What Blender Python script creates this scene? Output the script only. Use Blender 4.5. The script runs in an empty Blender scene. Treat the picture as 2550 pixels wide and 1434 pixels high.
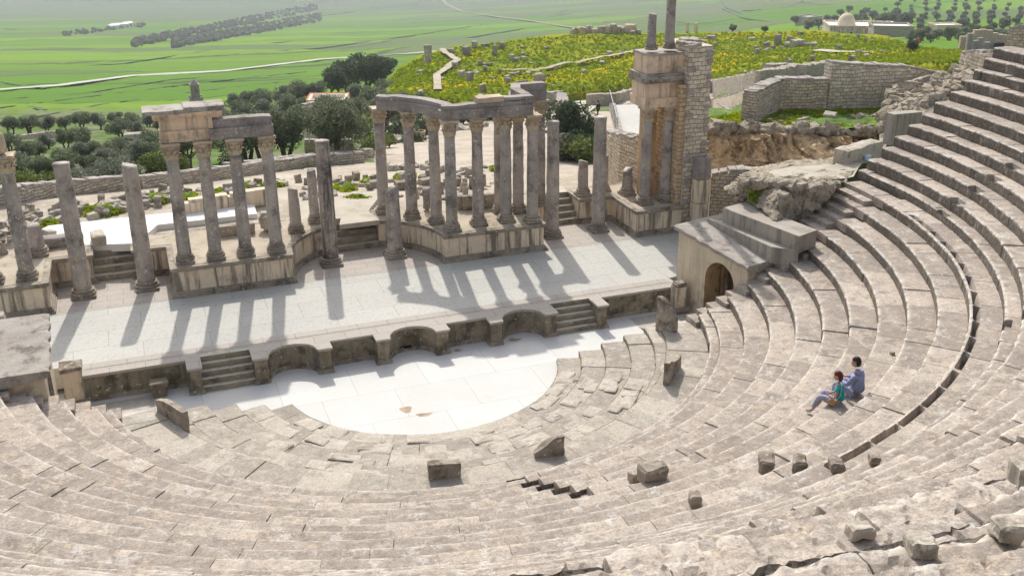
import bpy, bmesh, math, random
import numpy as np
from mathutils import Vector, Matrix
PI=math.pi
S=bpy.context.scene; COL=S.collection
# ------------------------------------------------------------------ camera
CAM=np.array([-7.6804,-31.0854,15.4803]); YAW,PITCH,ROLL=0.3898,0.3854,0.0088
FPX,PPX=2580.17,103.85; IW,IH=2550.0,1434.0
def cam_axes():
    cy,sy=math.cos(YAW),math.sin(YAW); cp,sp=math.cos(PITCH),math.sin(PITCH)
    f=np.array([sy*cp,cy*cp,-sp]); r=np.array([cy,-sy,0.0]); u=np.cross(r,f)
    cr,sr=math.cos(ROLL),math.sin(ROLL)
    return cr*r+sr*u, -sr*r+cr*u, f
RX,UX,FX=cam_axes()
cd=bpy.data.cameras.new('camera'); cam=bpy.data.objects.new('camera',cd); COL.objects.link(cam)
M=Matrix.Identity(4)
for i in range(3):
    M[i][0]=RX[i]; M[i][1]=UX[i]; M[i][2]=-FX[i]; M[i][3]=CAM[i]
cam.matrix_world=M
cd.sensor_width=36; cd.lens=FPX/IW*36; cd.shift_x=-PPX/IW; cd.clip_start=.1; cd.clip_end=20000
S.camera=cam
# ------------------------------------------------------------------ light
SUN_EL,SUN_AZ=math.radians(43.3),math.radians(9.0)          # azimuth from +Y towards +X
w=bpy.data.worlds.new('World'); S.world=w; w.use_nodes=True
nt=w.node_tree; bg=nt.nodes['Background']
sky=nt.nodes.new('ShaderNodeTexSky'); sky.sky_type='NISHITA'; sky.sun_disc=False
sky.sun_elevation=SUN_EL; sky.sun_rotation=SUN_AZ; sky.dust_density=3.0; sky.air_density=1.2
hs_=nt.nodes.new('ShaderNodeHueSaturation'); hs_.inputs['Saturation'].default_value=.5; nt.links.new(sky.outputs[0],hs_.inputs['Color']); nt.links.new(hs_.outputs[0],bg.inputs[0]); bg.inputs[1].default_value=0.15
sl=bpy.data.lights.new('sun','SUN'); sun=bpy.data.objects.new('sun',sl); COL.objects.link(sun)
sl.energy=3.0; sl.angle=math.radians(0.9); sl.color=(1.0,.955,.89)
sd=Vector((math.sin(SUN_AZ)*math.cos(SUN_EL),math.cos(SUN_AZ)*math.cos(SUN_EL),math.sin(SUN_EL)))
sun.rotation_euler=sd.to_track_quat('Z','Y').to_euler(); sun.location=(20,60,60)
S.view_settings.view_transform='Standard'; S.view_settings.look='None'
S.view_settings.exposure=0.33; S.view_settings.gamma=1.0
S.render.engine='CYCLES'
# ------------------------------------------------------------------ maths helpers
def ray(u,v):
    d=FX+((u-IW/2-PPX)/FPX)*RX-((v-IH/2)/FPX)*UX
    return d
def pz(u,v,z):
    d=ray(u,v); return CAM+d*((z-CAM[2])/d[2])
FH=np.array([math.sin(YAW),math.cos(YAW),0.0])
def pD(u,v,D):
    d=ray(u,v); return CAM+d*(D/float(d@FH))
def tdep(v): return math.tan(PITCH+math.atan((v-IH/2)/FPX))
rnd=random.Random(7)
def _hash(ix,iy,iz,seed):
    h=(ix*374761393+iy*668265263+iz*2147483647+seed*974711)&0xffffffff
    h=((h^(h>>13))*1274126177)&0xffffffff
    h=h^(h>>16)
    return (h&0xffff)/65535.0
def vnoise(P,seed=0):
    P=np.asarray(P,float); I=np.floor(P).astype(np.int64); F=P-I; F=F*F*(3-2*F)
    x,y,z=I[...,0],I[...,1],I[...,2]; fx,fy,fz=F[...,0],F[...,1],F[...,2]
    o=0
    for dx in (0,1):
        for dy in (0,1):
            for dz in (0,1):
                wt=(fx if dx else 1-fx)*(fy if dy else 1-fy)*(fz if dz else 1-fz)
                o=o+wt*_hash(x+dx,y+dy,z+dz,seed)
    return o*2-1
def fbm(P,seed=0,oct=3,gain=.5):
    P=np.asarray(P,float); a=1;o=0;n=0
    for i in range(oct):
        o=o+a*vnoise(P*(2.03**i)+17.3*i,seed+i); n+=a; a*=gain
    return o/n
def lerp(a,b,t): return a+(b-a)*t
def smooth(t): t=np.clip(t,0,1); return t*t*(3-2*t)
# ------------------------------------------------------------------ materials
def mat(name):
    m=bpy.data.materials.new(name); m.use_nodes=True; n=m.node_tree
    return m,n,n.nodes['Principled BSDF']
class G:
    """small node graph helper"""
    def __init__(s,nt): s.t=nt; s.N=nt.nodes; s.L=nt.links
    def new(s,t,**k):
        n=s.N.new(t)
        for a,b in k.items(): setattr(n,a,b)
        return n
    def put(s,sock,v):
        if hasattr(v,'is_linked') or isinstance(v,bpy.types.NodeSocket): s.L.new(v,sock)
        else: sock.default_value=v
    def pos(s): return s.new('ShaderNodeNewGeometry').outputs['Position']
    def attr(s,name): return s.new('ShaderNodeAttribute',attribute_name=name).outputs['Fac']
    def uv(s): return s.new('ShaderNodeUVMap').outputs[0]
    def mul(s,v,k):
        n=s.new('ShaderNodeVectorMath',operation='MULTIPLY'); s.put(n.inputs[0],v); s.put(n.inputs[1],k); return n.outputs[0]
    def vadd(s,v,k):
        n=s.new('ShaderNodeVectorMath',operation='ADD'); s.put(n.inputs[0],v); s.put(n.inputs[1],k); return n.outputs[0]
    def math(s,op,a,b=0.0,c=None,clamp=False):
        n=s.new('ShaderNodeMath',operation=op); n.use_clamp=clamp; s.put(n.inputs[0],a); s.put(n.inputs[1],b)
        if c is not None: s.put(n.inputs[2],c)
        return n.outputs[0]
    def noise(s,v,scale,detail=4,rough=.6,dist=0):
        n=s.new('ShaderNodeTexNoise'); s.put(n.inputs['Vector'],v); n.inputs['Scale'].default_value=scale
        n.inputs['Detail'].default_value=detail; n.inputs['Roughness'].default_value=rough; n.inputs['Distortion'].default_value=dist
        return n.outputs['Fac']
    def noisec(s,v,scale,detail=2):
        n=s.new('ShaderNodeTexNoise'); s.put(n.inputs['Vector'],v); n.inputs['Scale'].default_value=scale
        n.inputs['Detail'].default_value=detail; return n.outputs['Color']
    def vor(s,v,scale,feature='F1',rand=1.0):
        n=s.new('ShaderNodeTexVoronoi',feature=feature); s.put(n.inputs['Vector'],v); n.inputs['Scale'].default_value=scale
        n.inputs['Randomness'].default_value=rand; return n
    def ramp(s,f,a,b):
        n=s.new('ShaderNodeMapRange'); n.interpolation_type='SMOOTHSTEP'; s.put(n.inputs[0],f); n.inputs[1].default_value=a; n.inputs[2].default_value=b
        return n.outputs[0]
    def mix(s,f,a,b,mode='MIX'):
        n=s.new('ShaderNodeMix',data_type='RGBA',blend_type=mode); s.put(n.inputs[0],f)
        for i,c in ((6,a),(7,b)):
            if isinstance(c,tuple): n.inputs[i].default_value=(c[0],c[1],c[2],1)
            else: s.L.new(c,n.inputs[i])
        return n.outputs[2]
    def bump(s,h,st,dist,norm=None):
        n=s.new('ShaderNodeBump'); s.put(n.inputs['Height'],h); n.inputs['Strength'].default_value=st; n.inputs['Distance'].default_value=dist
        if norm is not None: s.L.new(norm,n.inputs['Normal'])
        return n.outputs[0]
def stone(name,c1,c2,dark=(.07,.06,.05),dk=.5,dks=1.2,light=(.55,.52,.47),lt=.3,streak=0.0,och=0.0,fine=22,bump=.5,rough=.92,tint=False,riser=None,edge=None,grain=0,up=None,crust=0):
    m,nt,b=mat(name); g=G(nt); P=g.pos()
    col=g.mix(g.ramp(g.noise(P,.9,5,.65),.3,.7),c1,c2)
    if tint:
        t=g.attr('tint'); col=g.mix(g.math('MULTIPLY',t,.5),col,tuple(x*.64 for x in c2)); col=g.mix(g.math('MULTIPLY',g.ramp(g.noise(P,.42,5,.65),.45,.65),.3),col,tuple(x*.66 for x in c2))
        col=g.mix(g.math('MULTIPLY',g.ramp(g.noise(P,4.6,5,.72),.45,.64),.5),col,tuple(x*.66 for x in c2)); col=g.mix(g.math('MULTIPLY',g.ramp(g.noise(g.vadd(P,(7,3,1)),2.1,6,.7),.52,.68),.55),col,tuple(min(1,x*1.3) for x in c1))
        t2=g.ramp(t,.0,-.0001) if False else g.math('SUBTRACT',1.0,t)
        col=g.mix(g.math('MULTIPLY',g.ramp(t2,.72,1.0),.45),col,tuple(min(1,x*1.32) for x in c1))
    # patches of dark weathering
    n1=g.noise(P,dks,8,.72); d=g.math('MULTIPLY',g.ramp(n1,.62-.22*dk,.80-.22*dk),.75)
    col=g.mix(d,col,dark)
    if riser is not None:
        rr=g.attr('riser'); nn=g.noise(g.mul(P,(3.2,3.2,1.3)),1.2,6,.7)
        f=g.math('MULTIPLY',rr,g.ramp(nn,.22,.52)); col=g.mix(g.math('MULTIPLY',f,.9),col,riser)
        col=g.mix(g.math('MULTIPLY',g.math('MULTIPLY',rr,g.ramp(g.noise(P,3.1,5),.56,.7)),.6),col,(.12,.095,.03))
    if streak:
        ns=g.noise(g.mul(P,(4.5,4.5,.35)),1.0,6,.68)
        gz=g.new('ShaderNodeNewGeometry'); sep=g.new('ShaderNodeSeparateXYZ'); g.L.new(gz.outputs['True Normal'],sep.inputs[0])
        vert=g.math('SUBTRACT',1.0,g.math('ABSOLUTE',sep.outputs[2]))
        col=g.mix(g.math('MULTIPLY',g.math('MULTIPLY',g.ramp(ns,.46,.64),streak),vert),col,(.05,.045,.042))
    if och:
        col=g.mix(g.math('MULTIPLY',g.ramp(g.noise(P,1.9,5,.6),.56,.72),och),col,(.22,.15,.03))
    # fine pale lichen flecks and grain
    n2=g.noise(P,fine,3,.7); col=g.mix(g.math('MULTIPLY',g.ramp(n2,.60,.72),lt),col,light)
    n3=g.noise(P,fine*.55,4,.75); col=g.mix(g.math('MULTIPLY',g.ramp(n3,.56,.75),.45),col,tuple(x*.5 for x in c1))
    if crust:
        nr=g.math('SUBTRACT',1.0,g.attr('riser'),clamp=True)
        w1=g.ramp(g.noise(g.vadd(P,(11,4,2)),2.6,8,.74),.545,.60); col=g.mix(g.math('MULTIPLY',g.math('MULTIPLY',w1,nr),crust*.5),col,(.64,.51,.37))
        w2=g.ramp(g.noise(g.vadd(P,(5,21,8)),1.7,9,.78),.56,.61); col=g.mix(g.math('MULTIPLY',g.math('MULTIPLY',w2,nr),crust*.55),col,(.70,.67,.62))
        w3=g.ramp(g.noise(g.vadd(P,(31,2,9)),4.2,8,.76),.57,.64); col=g.mix(g.math('MULTIPLY',w3,crust*.7),col,(.19,.17,.155))
    if grain:
        col=g.mix(g.math('MULTIPLY',g.ramp(g.noise(P,19,6,.85),.47,.60),grain),col,tuple(x*.58 for x in c2)); col=g.mix(g.math('MULTIPLY',g.ramp(g.noise(g.vadd(P,(3,9,5)),31,4,.85),.54,.66),grain*.8),col,tuple(min(1,x*1.4) for x in c1))
    if up is not None:  # sunlit look of treads put into the colour of up-facing faces
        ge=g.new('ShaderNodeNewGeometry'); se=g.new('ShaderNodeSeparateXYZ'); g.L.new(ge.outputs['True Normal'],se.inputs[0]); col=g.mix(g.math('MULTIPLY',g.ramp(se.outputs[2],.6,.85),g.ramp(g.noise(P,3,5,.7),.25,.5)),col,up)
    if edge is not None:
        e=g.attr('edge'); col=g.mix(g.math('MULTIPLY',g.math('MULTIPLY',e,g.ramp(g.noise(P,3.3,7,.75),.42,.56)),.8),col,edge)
    g.L.new(col,b.inputs['Base Color']); b.inputs['Roughness'].default_value=rough
    b.inputs['Specular IOR Level'].default_value=.25
    h=g.math('ADD',g.noise(P,7,6,.7),g.math('MULTIPLY',n2,.35))
    g.L.new(g.bump(h,bump,.035),b.inputs['Normal'])
    return m
def masonry(name,c1,c2,joint,bw=.34,bh=.17,dark=.35,bump=.8,warp=.10):
    m,nt,b=mat(name); g=G(nt); P=g.pos(); U=g.uv()
    V=g.vadd(U,g.mul(g.vadd(g.noisec(P,1.3,3),(-.5,-.5,-.5)),(warp*2.2,warp*1.5,0))); V=g.vadd(V,g.mul(g.vadd(g.noisec(P,6.5,2),(-.5,-.5,-.5)),(warp*.5,warp*.35,0)))
    def brick(off,w_,h_):
        br=g.new('ShaderNodeTexBrick'); g.L.new(g.vadd(V,off),br.inputs['Vector']); br.offset=.43; br.squash=1.0
        br.inputs['Scale'].default_value=1; br.inputs['Brick Width'].default_value=w_; br.inputs['Row Height'].default_value=h_
        br.inputs['Mortar Size'].default_value=.016; br.inputs['Mortar Smooth'].default_value=.6; br.inputs['Bias'].default_value=0
        br.inputs['Color1'].default_value=(0,0,0,1); br.inputs['Color2'].default_value=(1,1,1,1); br.inputs['Mortar'].default_value=(.5,.5,.5,1)
        return br
    b1=brick((0,0,0),bw,bh)
    col=g.mix(b1.outputs['Color'],c1,c2)
    cell=g.noise(g.mul(V,(1/bw,1/bh,1)),.8,2,.5)
    col=g.mix(g.math('MULTIPLY',g.ramp(cell,.52,.66),.5),col,tuple(x*.6 for x in c2))
    col=g.mix(g.math('MULTIPLY',g.ramp(cell,.47,.34),.5),col,tuple(min(1,x*1.25) for x in c1))
    col=g.mix(g.math('MULTIPLY',g.ramp(g.noise(P,2.2,7,.7),.5,.75),dark),col,(.09,.075,.055))
    col=g.mix(g.math('MULTIPLY',g.ramp(g.noise(P,24,3,.7),.54,.7),.4),col,tuple(x*.6 for x in c1))
    col=g.mix(g.math('MULTIPLY',b1.outputs['Fac'],.85),col,joint)
    g.L.new(col,b.inputs['Base Color']); b.inputs['Roughness'].default_value=.95; b.inputs['Specular IOR Level'].default_value=.2
    h=g.math('ADD',g.math('MULTIPLY',g.math('SUBTRACT',1.0,b1.outputs['Fac']),1.0),g.math('MULTIPLY',g.noise(P,12,5,.7),.5))
    g.L.new(g.bump(h,bump,.06),b.inputs['Normal']); return m
def plain(name,c,rough=.8,vary=.25,scale=6,bump=0,spec=.3,metal=0):
    m,nt,b=mat(name); g=G(nt); P=g.pos()
    col=g.mix(g.ramp(g.noise(P,scale,4),.3,.7),tuple(x*(1-vary) for x in c),tuple(min(1,x*(1+vary)) for x in c))
    g.L.new(col,b.inputs['Base Color']); b.inputs['Roughness'].default_value=rough; b.inputs['Specular IOR Level'].default_value=spec; b.inputs['Metallic'].default_value=metal
    if bump: g.L.new(g.bump(g.noise(P,scale*4,4),bump,.02),b.inputs['Normal'])
    return m
def leafm(name,c1,c2,trans=.25):
    m,nt,b=mat(name); g=G(nt); P=g.pos()
    col=g.mix(g.ramp(g.noise(P,1.7,4),.35,.65),c1,c2)
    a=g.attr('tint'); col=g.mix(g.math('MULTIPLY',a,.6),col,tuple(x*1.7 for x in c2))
    g.L.new(col,b.inputs['Base Color']); b.inputs['Roughness'].default_value=.6; b.inputs['Specular IOR Level'].default_value=.3
    tr=g.new('ShaderNodeBsdfTranslucent'); g.L.new(col,tr.inputs[0]); mx=g.new('ShaderNodeMixShader'); mx.inputs[0].default_value=trans
    g.L.new(b.outputs[0],mx.inputs[1]); g.L.new(tr.outputs[0],mx.inputs[2]); g.L.new(mx.outputs[0],nt.nodes['Material Output'].inputs[0]); return m
MT={}
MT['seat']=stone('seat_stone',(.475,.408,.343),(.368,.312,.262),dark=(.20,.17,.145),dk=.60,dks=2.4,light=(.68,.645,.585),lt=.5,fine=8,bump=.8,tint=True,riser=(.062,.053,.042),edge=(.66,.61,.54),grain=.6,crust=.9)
MT['paving']=stone('paving_stone',(.49,.44,.37),(.40,.355,.295),dark=(.22,.195,.16),dk=.5,dks=2.2,light=(.70,.67,.60),lt=.8,fine=9,bump=.7,tint=True,riser=(.16,.135,.10),grain=.5,crust=.5)
MT['column']=stone('column_stone',(.51,.445,.385),(.33,.292,.268),dark=(.10,.09,.087),dk=.62,dks=1.1,light=(.78,.74,.67),lt=1.0,streak=.2,och=.42,fine=8,bump=.7)
MT['cap']=stone('capital_stone',(.60,.49,.35),(.43,.34,.245),dark=(.14,.115,.09),dk=.55,light=(.68,.62,.52),lt=.5,och=.25,fine=12,bump=.7)
MT['entab']=stone('entablature_stone',(.38,.335,.30),(.27,.24,.225),dark=(.10,.09,.085),dk=.62,light=(.68,.64,.58),lt=.85,streak=.2,och=.32,fine=8,bump=.6)
MT['entab_warm']=stone('entablature_warm_stone',(.80,.61,.44),(.68,.52,.37),dark=(.20,.165,.13),dk=.45,dks=.8,light=(.82,.70,.56),lt=.25,streak=.45,fine=9,bump=.5)
MT['top']=stone('weathered_top_stone',(.46,.42,.37),(.33,.29,.25),dark=(.12,.10,.085),dk=.6,dks=2,light=(.62,.59,.53),lt=.5,fine=14,bump=.7)
MT['podium']=stone('podium_stone',(.80,.67,.50),(.68,.56,.42),dark=(.20,.17,.135),dk=.42,dks=.9,light=(.84,.76,.63),lt=.25,streak=.75,och=.12,fine=8,bump=.35)
MT['mould']=stone('moulding_stone',(.42,.36,.285),(.26,.22,.18),dark=(.07,.06,.05),dk=.7,dks=1.9,light=(.72,.68,.6),lt=.95,och=.3,fine=8,bump=.8)
MT['pulp']=stone('pulpitum_stone',(.34,.285,.20),(.20,.17,.125),dark=(.05,.043,.034),dk=.72,dks=1.6,light=(.66,.61,.52),lt=.95,streak=.35,och=.6,fine=8,bump=.8)
MT['arch']=stone('parodos_stone',(.72,.61,.45),(.62,.52,.385),dark=(.25,.205,.15),dk=.38,dks=1.1,light=(.8,.72,.6),lt=.35,streak=.2,och=.08,fine=8,bump=.4)
MT['warm']=stone('orange_block_stone',(.62,.42,.22),(.50,.34,.18),dark=(.2,.135,.08),dk=.5,dks=1.1,light=(.68,.54,.38),lt=.3,streak=.2,fine=9,bump=.5)
MT['rock']=stone('rubble_rock',(.54,.485,.40),(.38,.335,.27),dark=(.13,.115,.09),dk=.6,dks=2.2,light=(.72,.68,.60),lt=.7,fine=8,bump=.9)
MT['rubble']=stone('rubble_core_stone',(.47,.40,.31),(.31,.26,.195),dark=(.10,.085,.062),dk=.75,dks=3.0,light=(.66,.61,.52),lt=.8,och=.2,fine=7,bump=1.0)
MT['cliff']=stone('cliff_rock',(.74,.53,.31),(.50,.345,.19),dark=(.12,.08,.045),dk=.85,dks=1.6,light=(.76,.64,.48),lt=.35,streak=.7,och=.3,fine=6,bump=1.0)
MT['concrete']=stone('grey_concrete',(.42,.38,.32),(.36,.32,.27),dark=(.22,.20,.165),dk=.5,dks=.7,light=(.52,.49,.44),lt=.25,streak=.45,fine=22,bump=.3)
MT['mas']=masonry('rubble_masonry',(.67,.56,.42),(.51,.42,.31),(.19,.145,.095),bw=.30,bh=.155,warp=.16)
MT['masf']=masonry('pale_masonry',(.74,.65,.52),(.57,.49,.385),(.22,.17,.12),bw=.33,bh=.185,dark=.2,warp=.16)
MT['maso']=masonry('orange_masonry',(.64,.48,.31),(.52,.385,.24),(.25,.175,.10),bw=.36,bh=.19,dark=.25,warp=.14)
MT['masg']=masonry('grey_dry_stone',(.60,.53,.43),(.42,.36,.29),(.13,.11,.085),bw=.34,bh=.14,dark=.35,warp=.18)
def floor_mat(name,c,joint,su,sv,grain,spots):
    m,nt,b=mat(name); g=G(nt); P=g.pos()
    col=g.mix(g.ramp(g.noise(P,.5,5,.6),.3,.7),tuple(x*.93 for x in c),c)
    col=g.mix(g.math('MULTIPLY',g.ramp(g.noise(P,9,5,.8),.5,.64),grain),col,tuple(x*.70 for x in c))
    br=g.new('ShaderNodeTexBrick'); V=g.vadd(P,g.mul(g.noisec(P,.7,2),(.06,.06,0))); g.L.new(V,br.inputs['Vector'])
    br.inputs['Scale'].default_value=1; br.inputs['Brick Width'].default_value=su; br.inputs['Row Height'].default_value=sv
    br.inputs['Mortar Size'].default_value=.012; br.inputs['Mortar Smooth'].default_value=.3
    cc=c; br.inputs['Color1'].default_value=(1,1,1,1); br.inputs['Color2'].default_value=(.93,.93,.93,1); br.inputs['Mortar'].default_value=(joint,joint,joint,1)
    col=g.mix(1.0,col,br.outputs['Color'],'MULTIPLY')
    if spots: col=g.mix(g.math('MULTIPLY',g.ramp(g.noise(P,.75,7,.7),.62,.78),spots),col,(.34,.28,.22))
    g.L.new(col,b.inputs['Base Color']); b.inputs['Roughness'].default_value=.85; b.inputs['Specular IOR Level'].default_value=.3
    g.L.new(g.bump(g.noise(P,20,5,.7),.25,.02),b.inputs['Normal']); return m
MT['stage']=floor_mat('stage_screed',(.54,.525,.475),.66,2.1,1.35,.8,.4)
MT['stageband']=floor_mat('stage_stone_flags',(.47,.42,.365),.6,1.05,.52,.6,.5)
MT['white']=floor_mat('white_orchestra_paving',(.68,.665,.63),.72,2.3,1.9,.25,.55)
MT['slabw']=floor_mat('white_slab',(.84,.82,.78),.9,2.5,2,.1,.1)
MT['gravel']=stone('gravel_earth',(.47,.41,.32),(.37,.31,.23),dark=(.2,.165,.11),dk=.45,dks=1.8,light=(.62,.57,.48),lt=.6,fine=14,bump=.6)
MT['path']=stone('pale_dirt_path',(.50,.45,.37),(.42,.375,.305),dark=(.30,.25,.19),dk=.4,dks=.9,light=(.60,.56,.49),lt=.4,fine=7,bump=.3)
MT['grassb']=plain('short_grass',(.085,.15,.014),.9,.5,1.4,.6)
MT['olive']=leafm('olive_leaves',(.085,.105,.055),(.17,.195,.115))
MT['darkleaf']=leafm('dark_leaves',(.04,.06,.026),(.075,.10,.045))
MT['bush']=leafm('yellow_green_leaves',(.075,.115,.022),(.15,.18,.04))
MT['greyleaf']=leafm('grey_green_leaves',(.11,.125,.085),(.20,.215,.16))
MT['tuft']=leafm('meadow_leaves',(.13,.21,.006),(.25,.29,.010),.35)
MT['flower']=leafm('yellow_flowers',(.60,.50,.008),(.80,.60,.012),.3)
MT['bark']=plain('bark',(.12,.09,.065),.95,.35,8,.8)
MT['skin']=plain('skin',(.48,.27,.19),.55,.08,10); MT['hair_r']=plain('auburn_hair',(.11,.022,.010),.5,.4,30,.5); MT['hair_d']=plain('dark_brown_hair',(.022,.014,.011),.5,.4,30,.5)
MT['teal']=plain('teal_cotton',(.012,.34,.36),.85,.12,12,.2); MT['lilac']=plain('lilac_sweatshirt',(.29,.31,.48),.9,.16,14,.6)
MT['lavender']=plain('lavender_trousers',(.35,.34,.46),.9,.18,14,.6); MT['shoe']=plain('pale_blue_shoes',(.5,.56,.72),.7,.1,12)
MT['bag']=plain('tan_leather',(.42,.27,.12),.6,.2,10); MT['whitec']=plain('white_cloth',(.75,.75,.74),.85,.08,12); MT['black']=plain('black_cloth',(.018,.018,.022),.85,.2,12)
MT['red']=plain('red_cloth',(.5,.02,.04),.8,.15,12); MT['beige']=plain('beige_cloth',(.6,.55,.47),.85,.1,12); MT['sky']=plain('light_blue_shirt',(.50,.62,.80),.85,.1,12); MT['navy']=plain('navy_cloth',(.05,.06,.2),.85,.1,12)
MT['plaster']=plain('cream_plaster',(.74,.66,.52),.9,.08,3,.2); MT['roofc']=plain('terracotta_rim',(.62,.20,.08),.85,.2,5); MT['dome']=plain('tan_dome',(.66,.55,.40),.9,.12,3,.3)
MT['wroof']=plain('white_flat_roof',(.8,.78,.74),.9,.08,2); MT['dark']=plain('dark_opening',(.015,.013,.012),.95,.2,4)
MT['steel']=plain('grey_rail_steel',(.18,.18,.18),.5,.1,5,0,.5,.6); MT['road']=plain('pale_road',(.42,.42,.36),.9,.12,.05); MT['hedge']=plain('dark_hedge',(.04,.08,.015),.9,.4,.5)
MT['stepp']=stone('step_stone',(.37,.315,.225),(.24,.205,.15),dark=(.08,.068,.052),dk=.6,dks=1.4,light=(.64,.59,.49),lt=.7,och=.4,fine=8,bump=.6,up=(.52,.48,.40)); MT['column_streak']=stone('black_streaked_column',(.44,.375,.31),(.29,.25,.225),dark=(.05,.045,.043),dk=.6,dks=.9,light=(.72,.69,.63),lt=.85,streak=.85,och=.3,fine=9,bump=.5); MT['stain']=plain('brown_stain',(.42,.31,.22),.9,.25,3); MT['pot']=plain('clay_pot',(.45,.30,.20),.8,.15,4)  # step_stone has a painted sunlit tone on its treads
# ------------------------------------------------------------------ mesh helpers
class MB:
    def __init__(s): s.v=[]; s.f=[]; s.a={}; s.mi=[]
    def add(s,V,F,attrs=None,mi=0):
        n=len(s.v); s.v.extend([tuple(map(float,p)) for p in V]); s.f.extend([tuple(int(i)+n for i in f) for f in F]); s.mi.extend([mi]*len(F))
        attrs=attrs or {}
        for k in set(s.a)|set(attrs):
            s.a.setdefault(k,[0.0]*n); s.a[k].extend(list(map(float,attrs[k])) if k in attrs else [0.0]*len(V))
        return s
    def box(s,c,size,rz=0,taper=1.0,mi=0,tilt=(0,0)):
        X=[];hx,hy,hz=size[0]/2,size[1]/2,size[2]/2
        R=Matrix.Rotation(rz,3,'Z')@Matrix.Rotation(tilt[0],3,'X')@Matrix.Rotation(tilt[1],3,'Y')
        for z in (-1,1):
            k=taper if z>0 else 1
            for x,y in ((-1,-1),(1,-1),(1,1),(-1,1)):
                q=R@Vector((x*hx*k,y*hy*k,z*hz)); X.append((c[0]+q.x,c[1]+q.y,c[2]+q.z))
        return s.add(X,[(0,3,2,1),(4,5,6,7),(0,1,5,4),(1,2,6,5),(2,3,7,6),(3,0,4,7)],mi=mi)
    def rough(s,c,size,rz=0,amp=.03,seed=0,n=4,tilt=(0,0),bev=.06,freq=1.6,tint=None,mi=0):
        """a worn block: subdivided box with rounded, chipped edges"""
        nx=max(2,min(n*3,int(round(n*size[0]/min(size))))); ny=max(2,min(n*3,int(round(n*size[1]/min(size))))); nz=max(2,min(n*3,int(round(n*size[2]/min(size)))))
        V=[];F=[];idx={}
        def vid(i,j,k):
            if (i,j,k) not in idx:
                idx[(i,j,k)]=len(V); V.append((i/nx-.5,j/ny-.5,k/nz-.5))
            return idx[(i,j,k)]
        for i in range(nx):
            for j in range(ny):
                F.append((vid(i,j,0),vid(i,j+1,0),vid(i+1,j+1,0),vid(i+1,j,0))); F.append((vid(i,j,nz),vid(i+1,j,nz),vid(i+1,j+1,nz),vid(i,j+1,nz)))
        for i in range(nx):
            for k in range(nz):
                F.append((vid(i,0,k),vid(i+1,0,k),vid(i+1,0,k+1),vid(i,0,k+1))); F.append((vid(i,ny,k),vid(i,ny,k+1),vid(i+1,ny,k+1),vid(i+1,ny,k)))
        for j in range(ny):
            for k in range(nz):
                F.append((vid(0,j,k),vid(0,j,k+1),vid(0,j+1,k+1),vid(0,j+1,k))); F.append((vid(nx,j,k),vid(nx,j+1,k),vid(nx,j+1,k+1),vid(nx,j,k+1)))
        V=np.array(V)*np.array(size); h=np.array(size)/2
        e=np.clip((np.abs(V)-(h-bev))/bev,0,1); cnt=(e>0.99).sum(1)
        L=np.sqrt((e**2).sum(1)); L[L==0]=1
        V=V-np.sign(V)*e*bev*np.where(cnt[:,None]>=2,.35,0)
        Nn=V/np.maximum(np.linalg.norm(V/h,axis=1,keepdims=True),1e-6)/h
        Q=V*freq+seed*13.7
        V=V+(fbm(Q,seed,3)[:,None]*amp)*(Nn/np.maximum(np.linalg.norm(Nn,axis=1,keepdims=True),1e-6))+np.stack([fbm(Q+5,seed+3,2),fbm(Q+9,seed+5,2),fbm(Q+14,seed+7,2)],1)*amp*.6
        R=np.array(Matrix.Rotation(rz,3,'Z')@Matrix.Rotation(tilt[0],3,'X')@Matrix.Rotation(tilt[1],3,'Y'))
        V=V@R.T+np.array(c,float)
        return s.add(V,F,{'tint':[tint]*len(V)} if tint is not None else None,mi=mi)
    def prism(s,poly,z0,z1,mi=0,top=True,bot=False):
        n=len(poly); V=[(x,y,z0) for x,y in poly]+[(x,y,z1) for x,y in poly]
        F=[(i,(i+1)%n,n+(i+1)%n,n+i) for i in range(n)]
        if top: F.append(tuple(range(n,2*n)))
        if bot: F.append(tuple(range(n-1,-1,-1)))
        return s.add(V,F,mi=mi)
    def lathe(s,prof,c=(0,0,0),seg=20,amp=0,seed=0,cap=True,mi=0,squash=1):
        V=[];F=[];m=len(prof)
        for (r,z) in prof:
            for i in range(seg):
                a=2*PI*i/seg; V.append((c[0]+r*math.cos(a),c[1]+r*math.sin(a)*squash,c[2]+z))
        for k in range(m-1):
            for i in range(seg):
                j=(i+1)%seg; F.append((k*seg+i,k*seg+j,(k+1)*seg+j,(k+1)*seg+i))
        if cap: F.append(tuple(range((m-1)*seg,m*seg))); F.append(tuple(range(seg-1,-1,-1)))
        V=np.array(V)
        if amp:
            d=fbm(V*3+seed*7.7,seed,3)[:,None]*amp; dirs=V-np.array([c[0],c[1],0]); dirs[:,2]=0
            dirs/=np.maximum(np.linalg.norm(dirs,axis=1,keepdims=True),1e-6); V=V+dirs*d
        return s.add(V,F,mi=mi)
    def tube(s,pts,rad,seg=6,mi=0):
        V=[];F=[]
        for k,p in enumerate(pts):
            p=Vector(p); a=Vector(pts[min(k+1,len(pts)-1)])-Vector(pts[max(k-1,0)]); a.normalize()
            q=a.orthogonal().normalized(); t=a.cross(q)
            for i in range(seg):
                an=2*PI*i/seg; V.append(p+(q*math.cos(an)+t*math.sin(an))*rad[k])
        for k in range(len(pts)-1):
            for i in range(seg):
                j=(i+1)%seg; F.append((k*seg+i,k*seg+j,(k+1)*seg+j,(k+1)*seg+i))
        F.append(tuple(range(seg-1,-1,-1))); F.append(tuple(range((len(pts)-1)*seg,len(pts)*seg)))
        return s.add(V,F,mi=mi)
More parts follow.
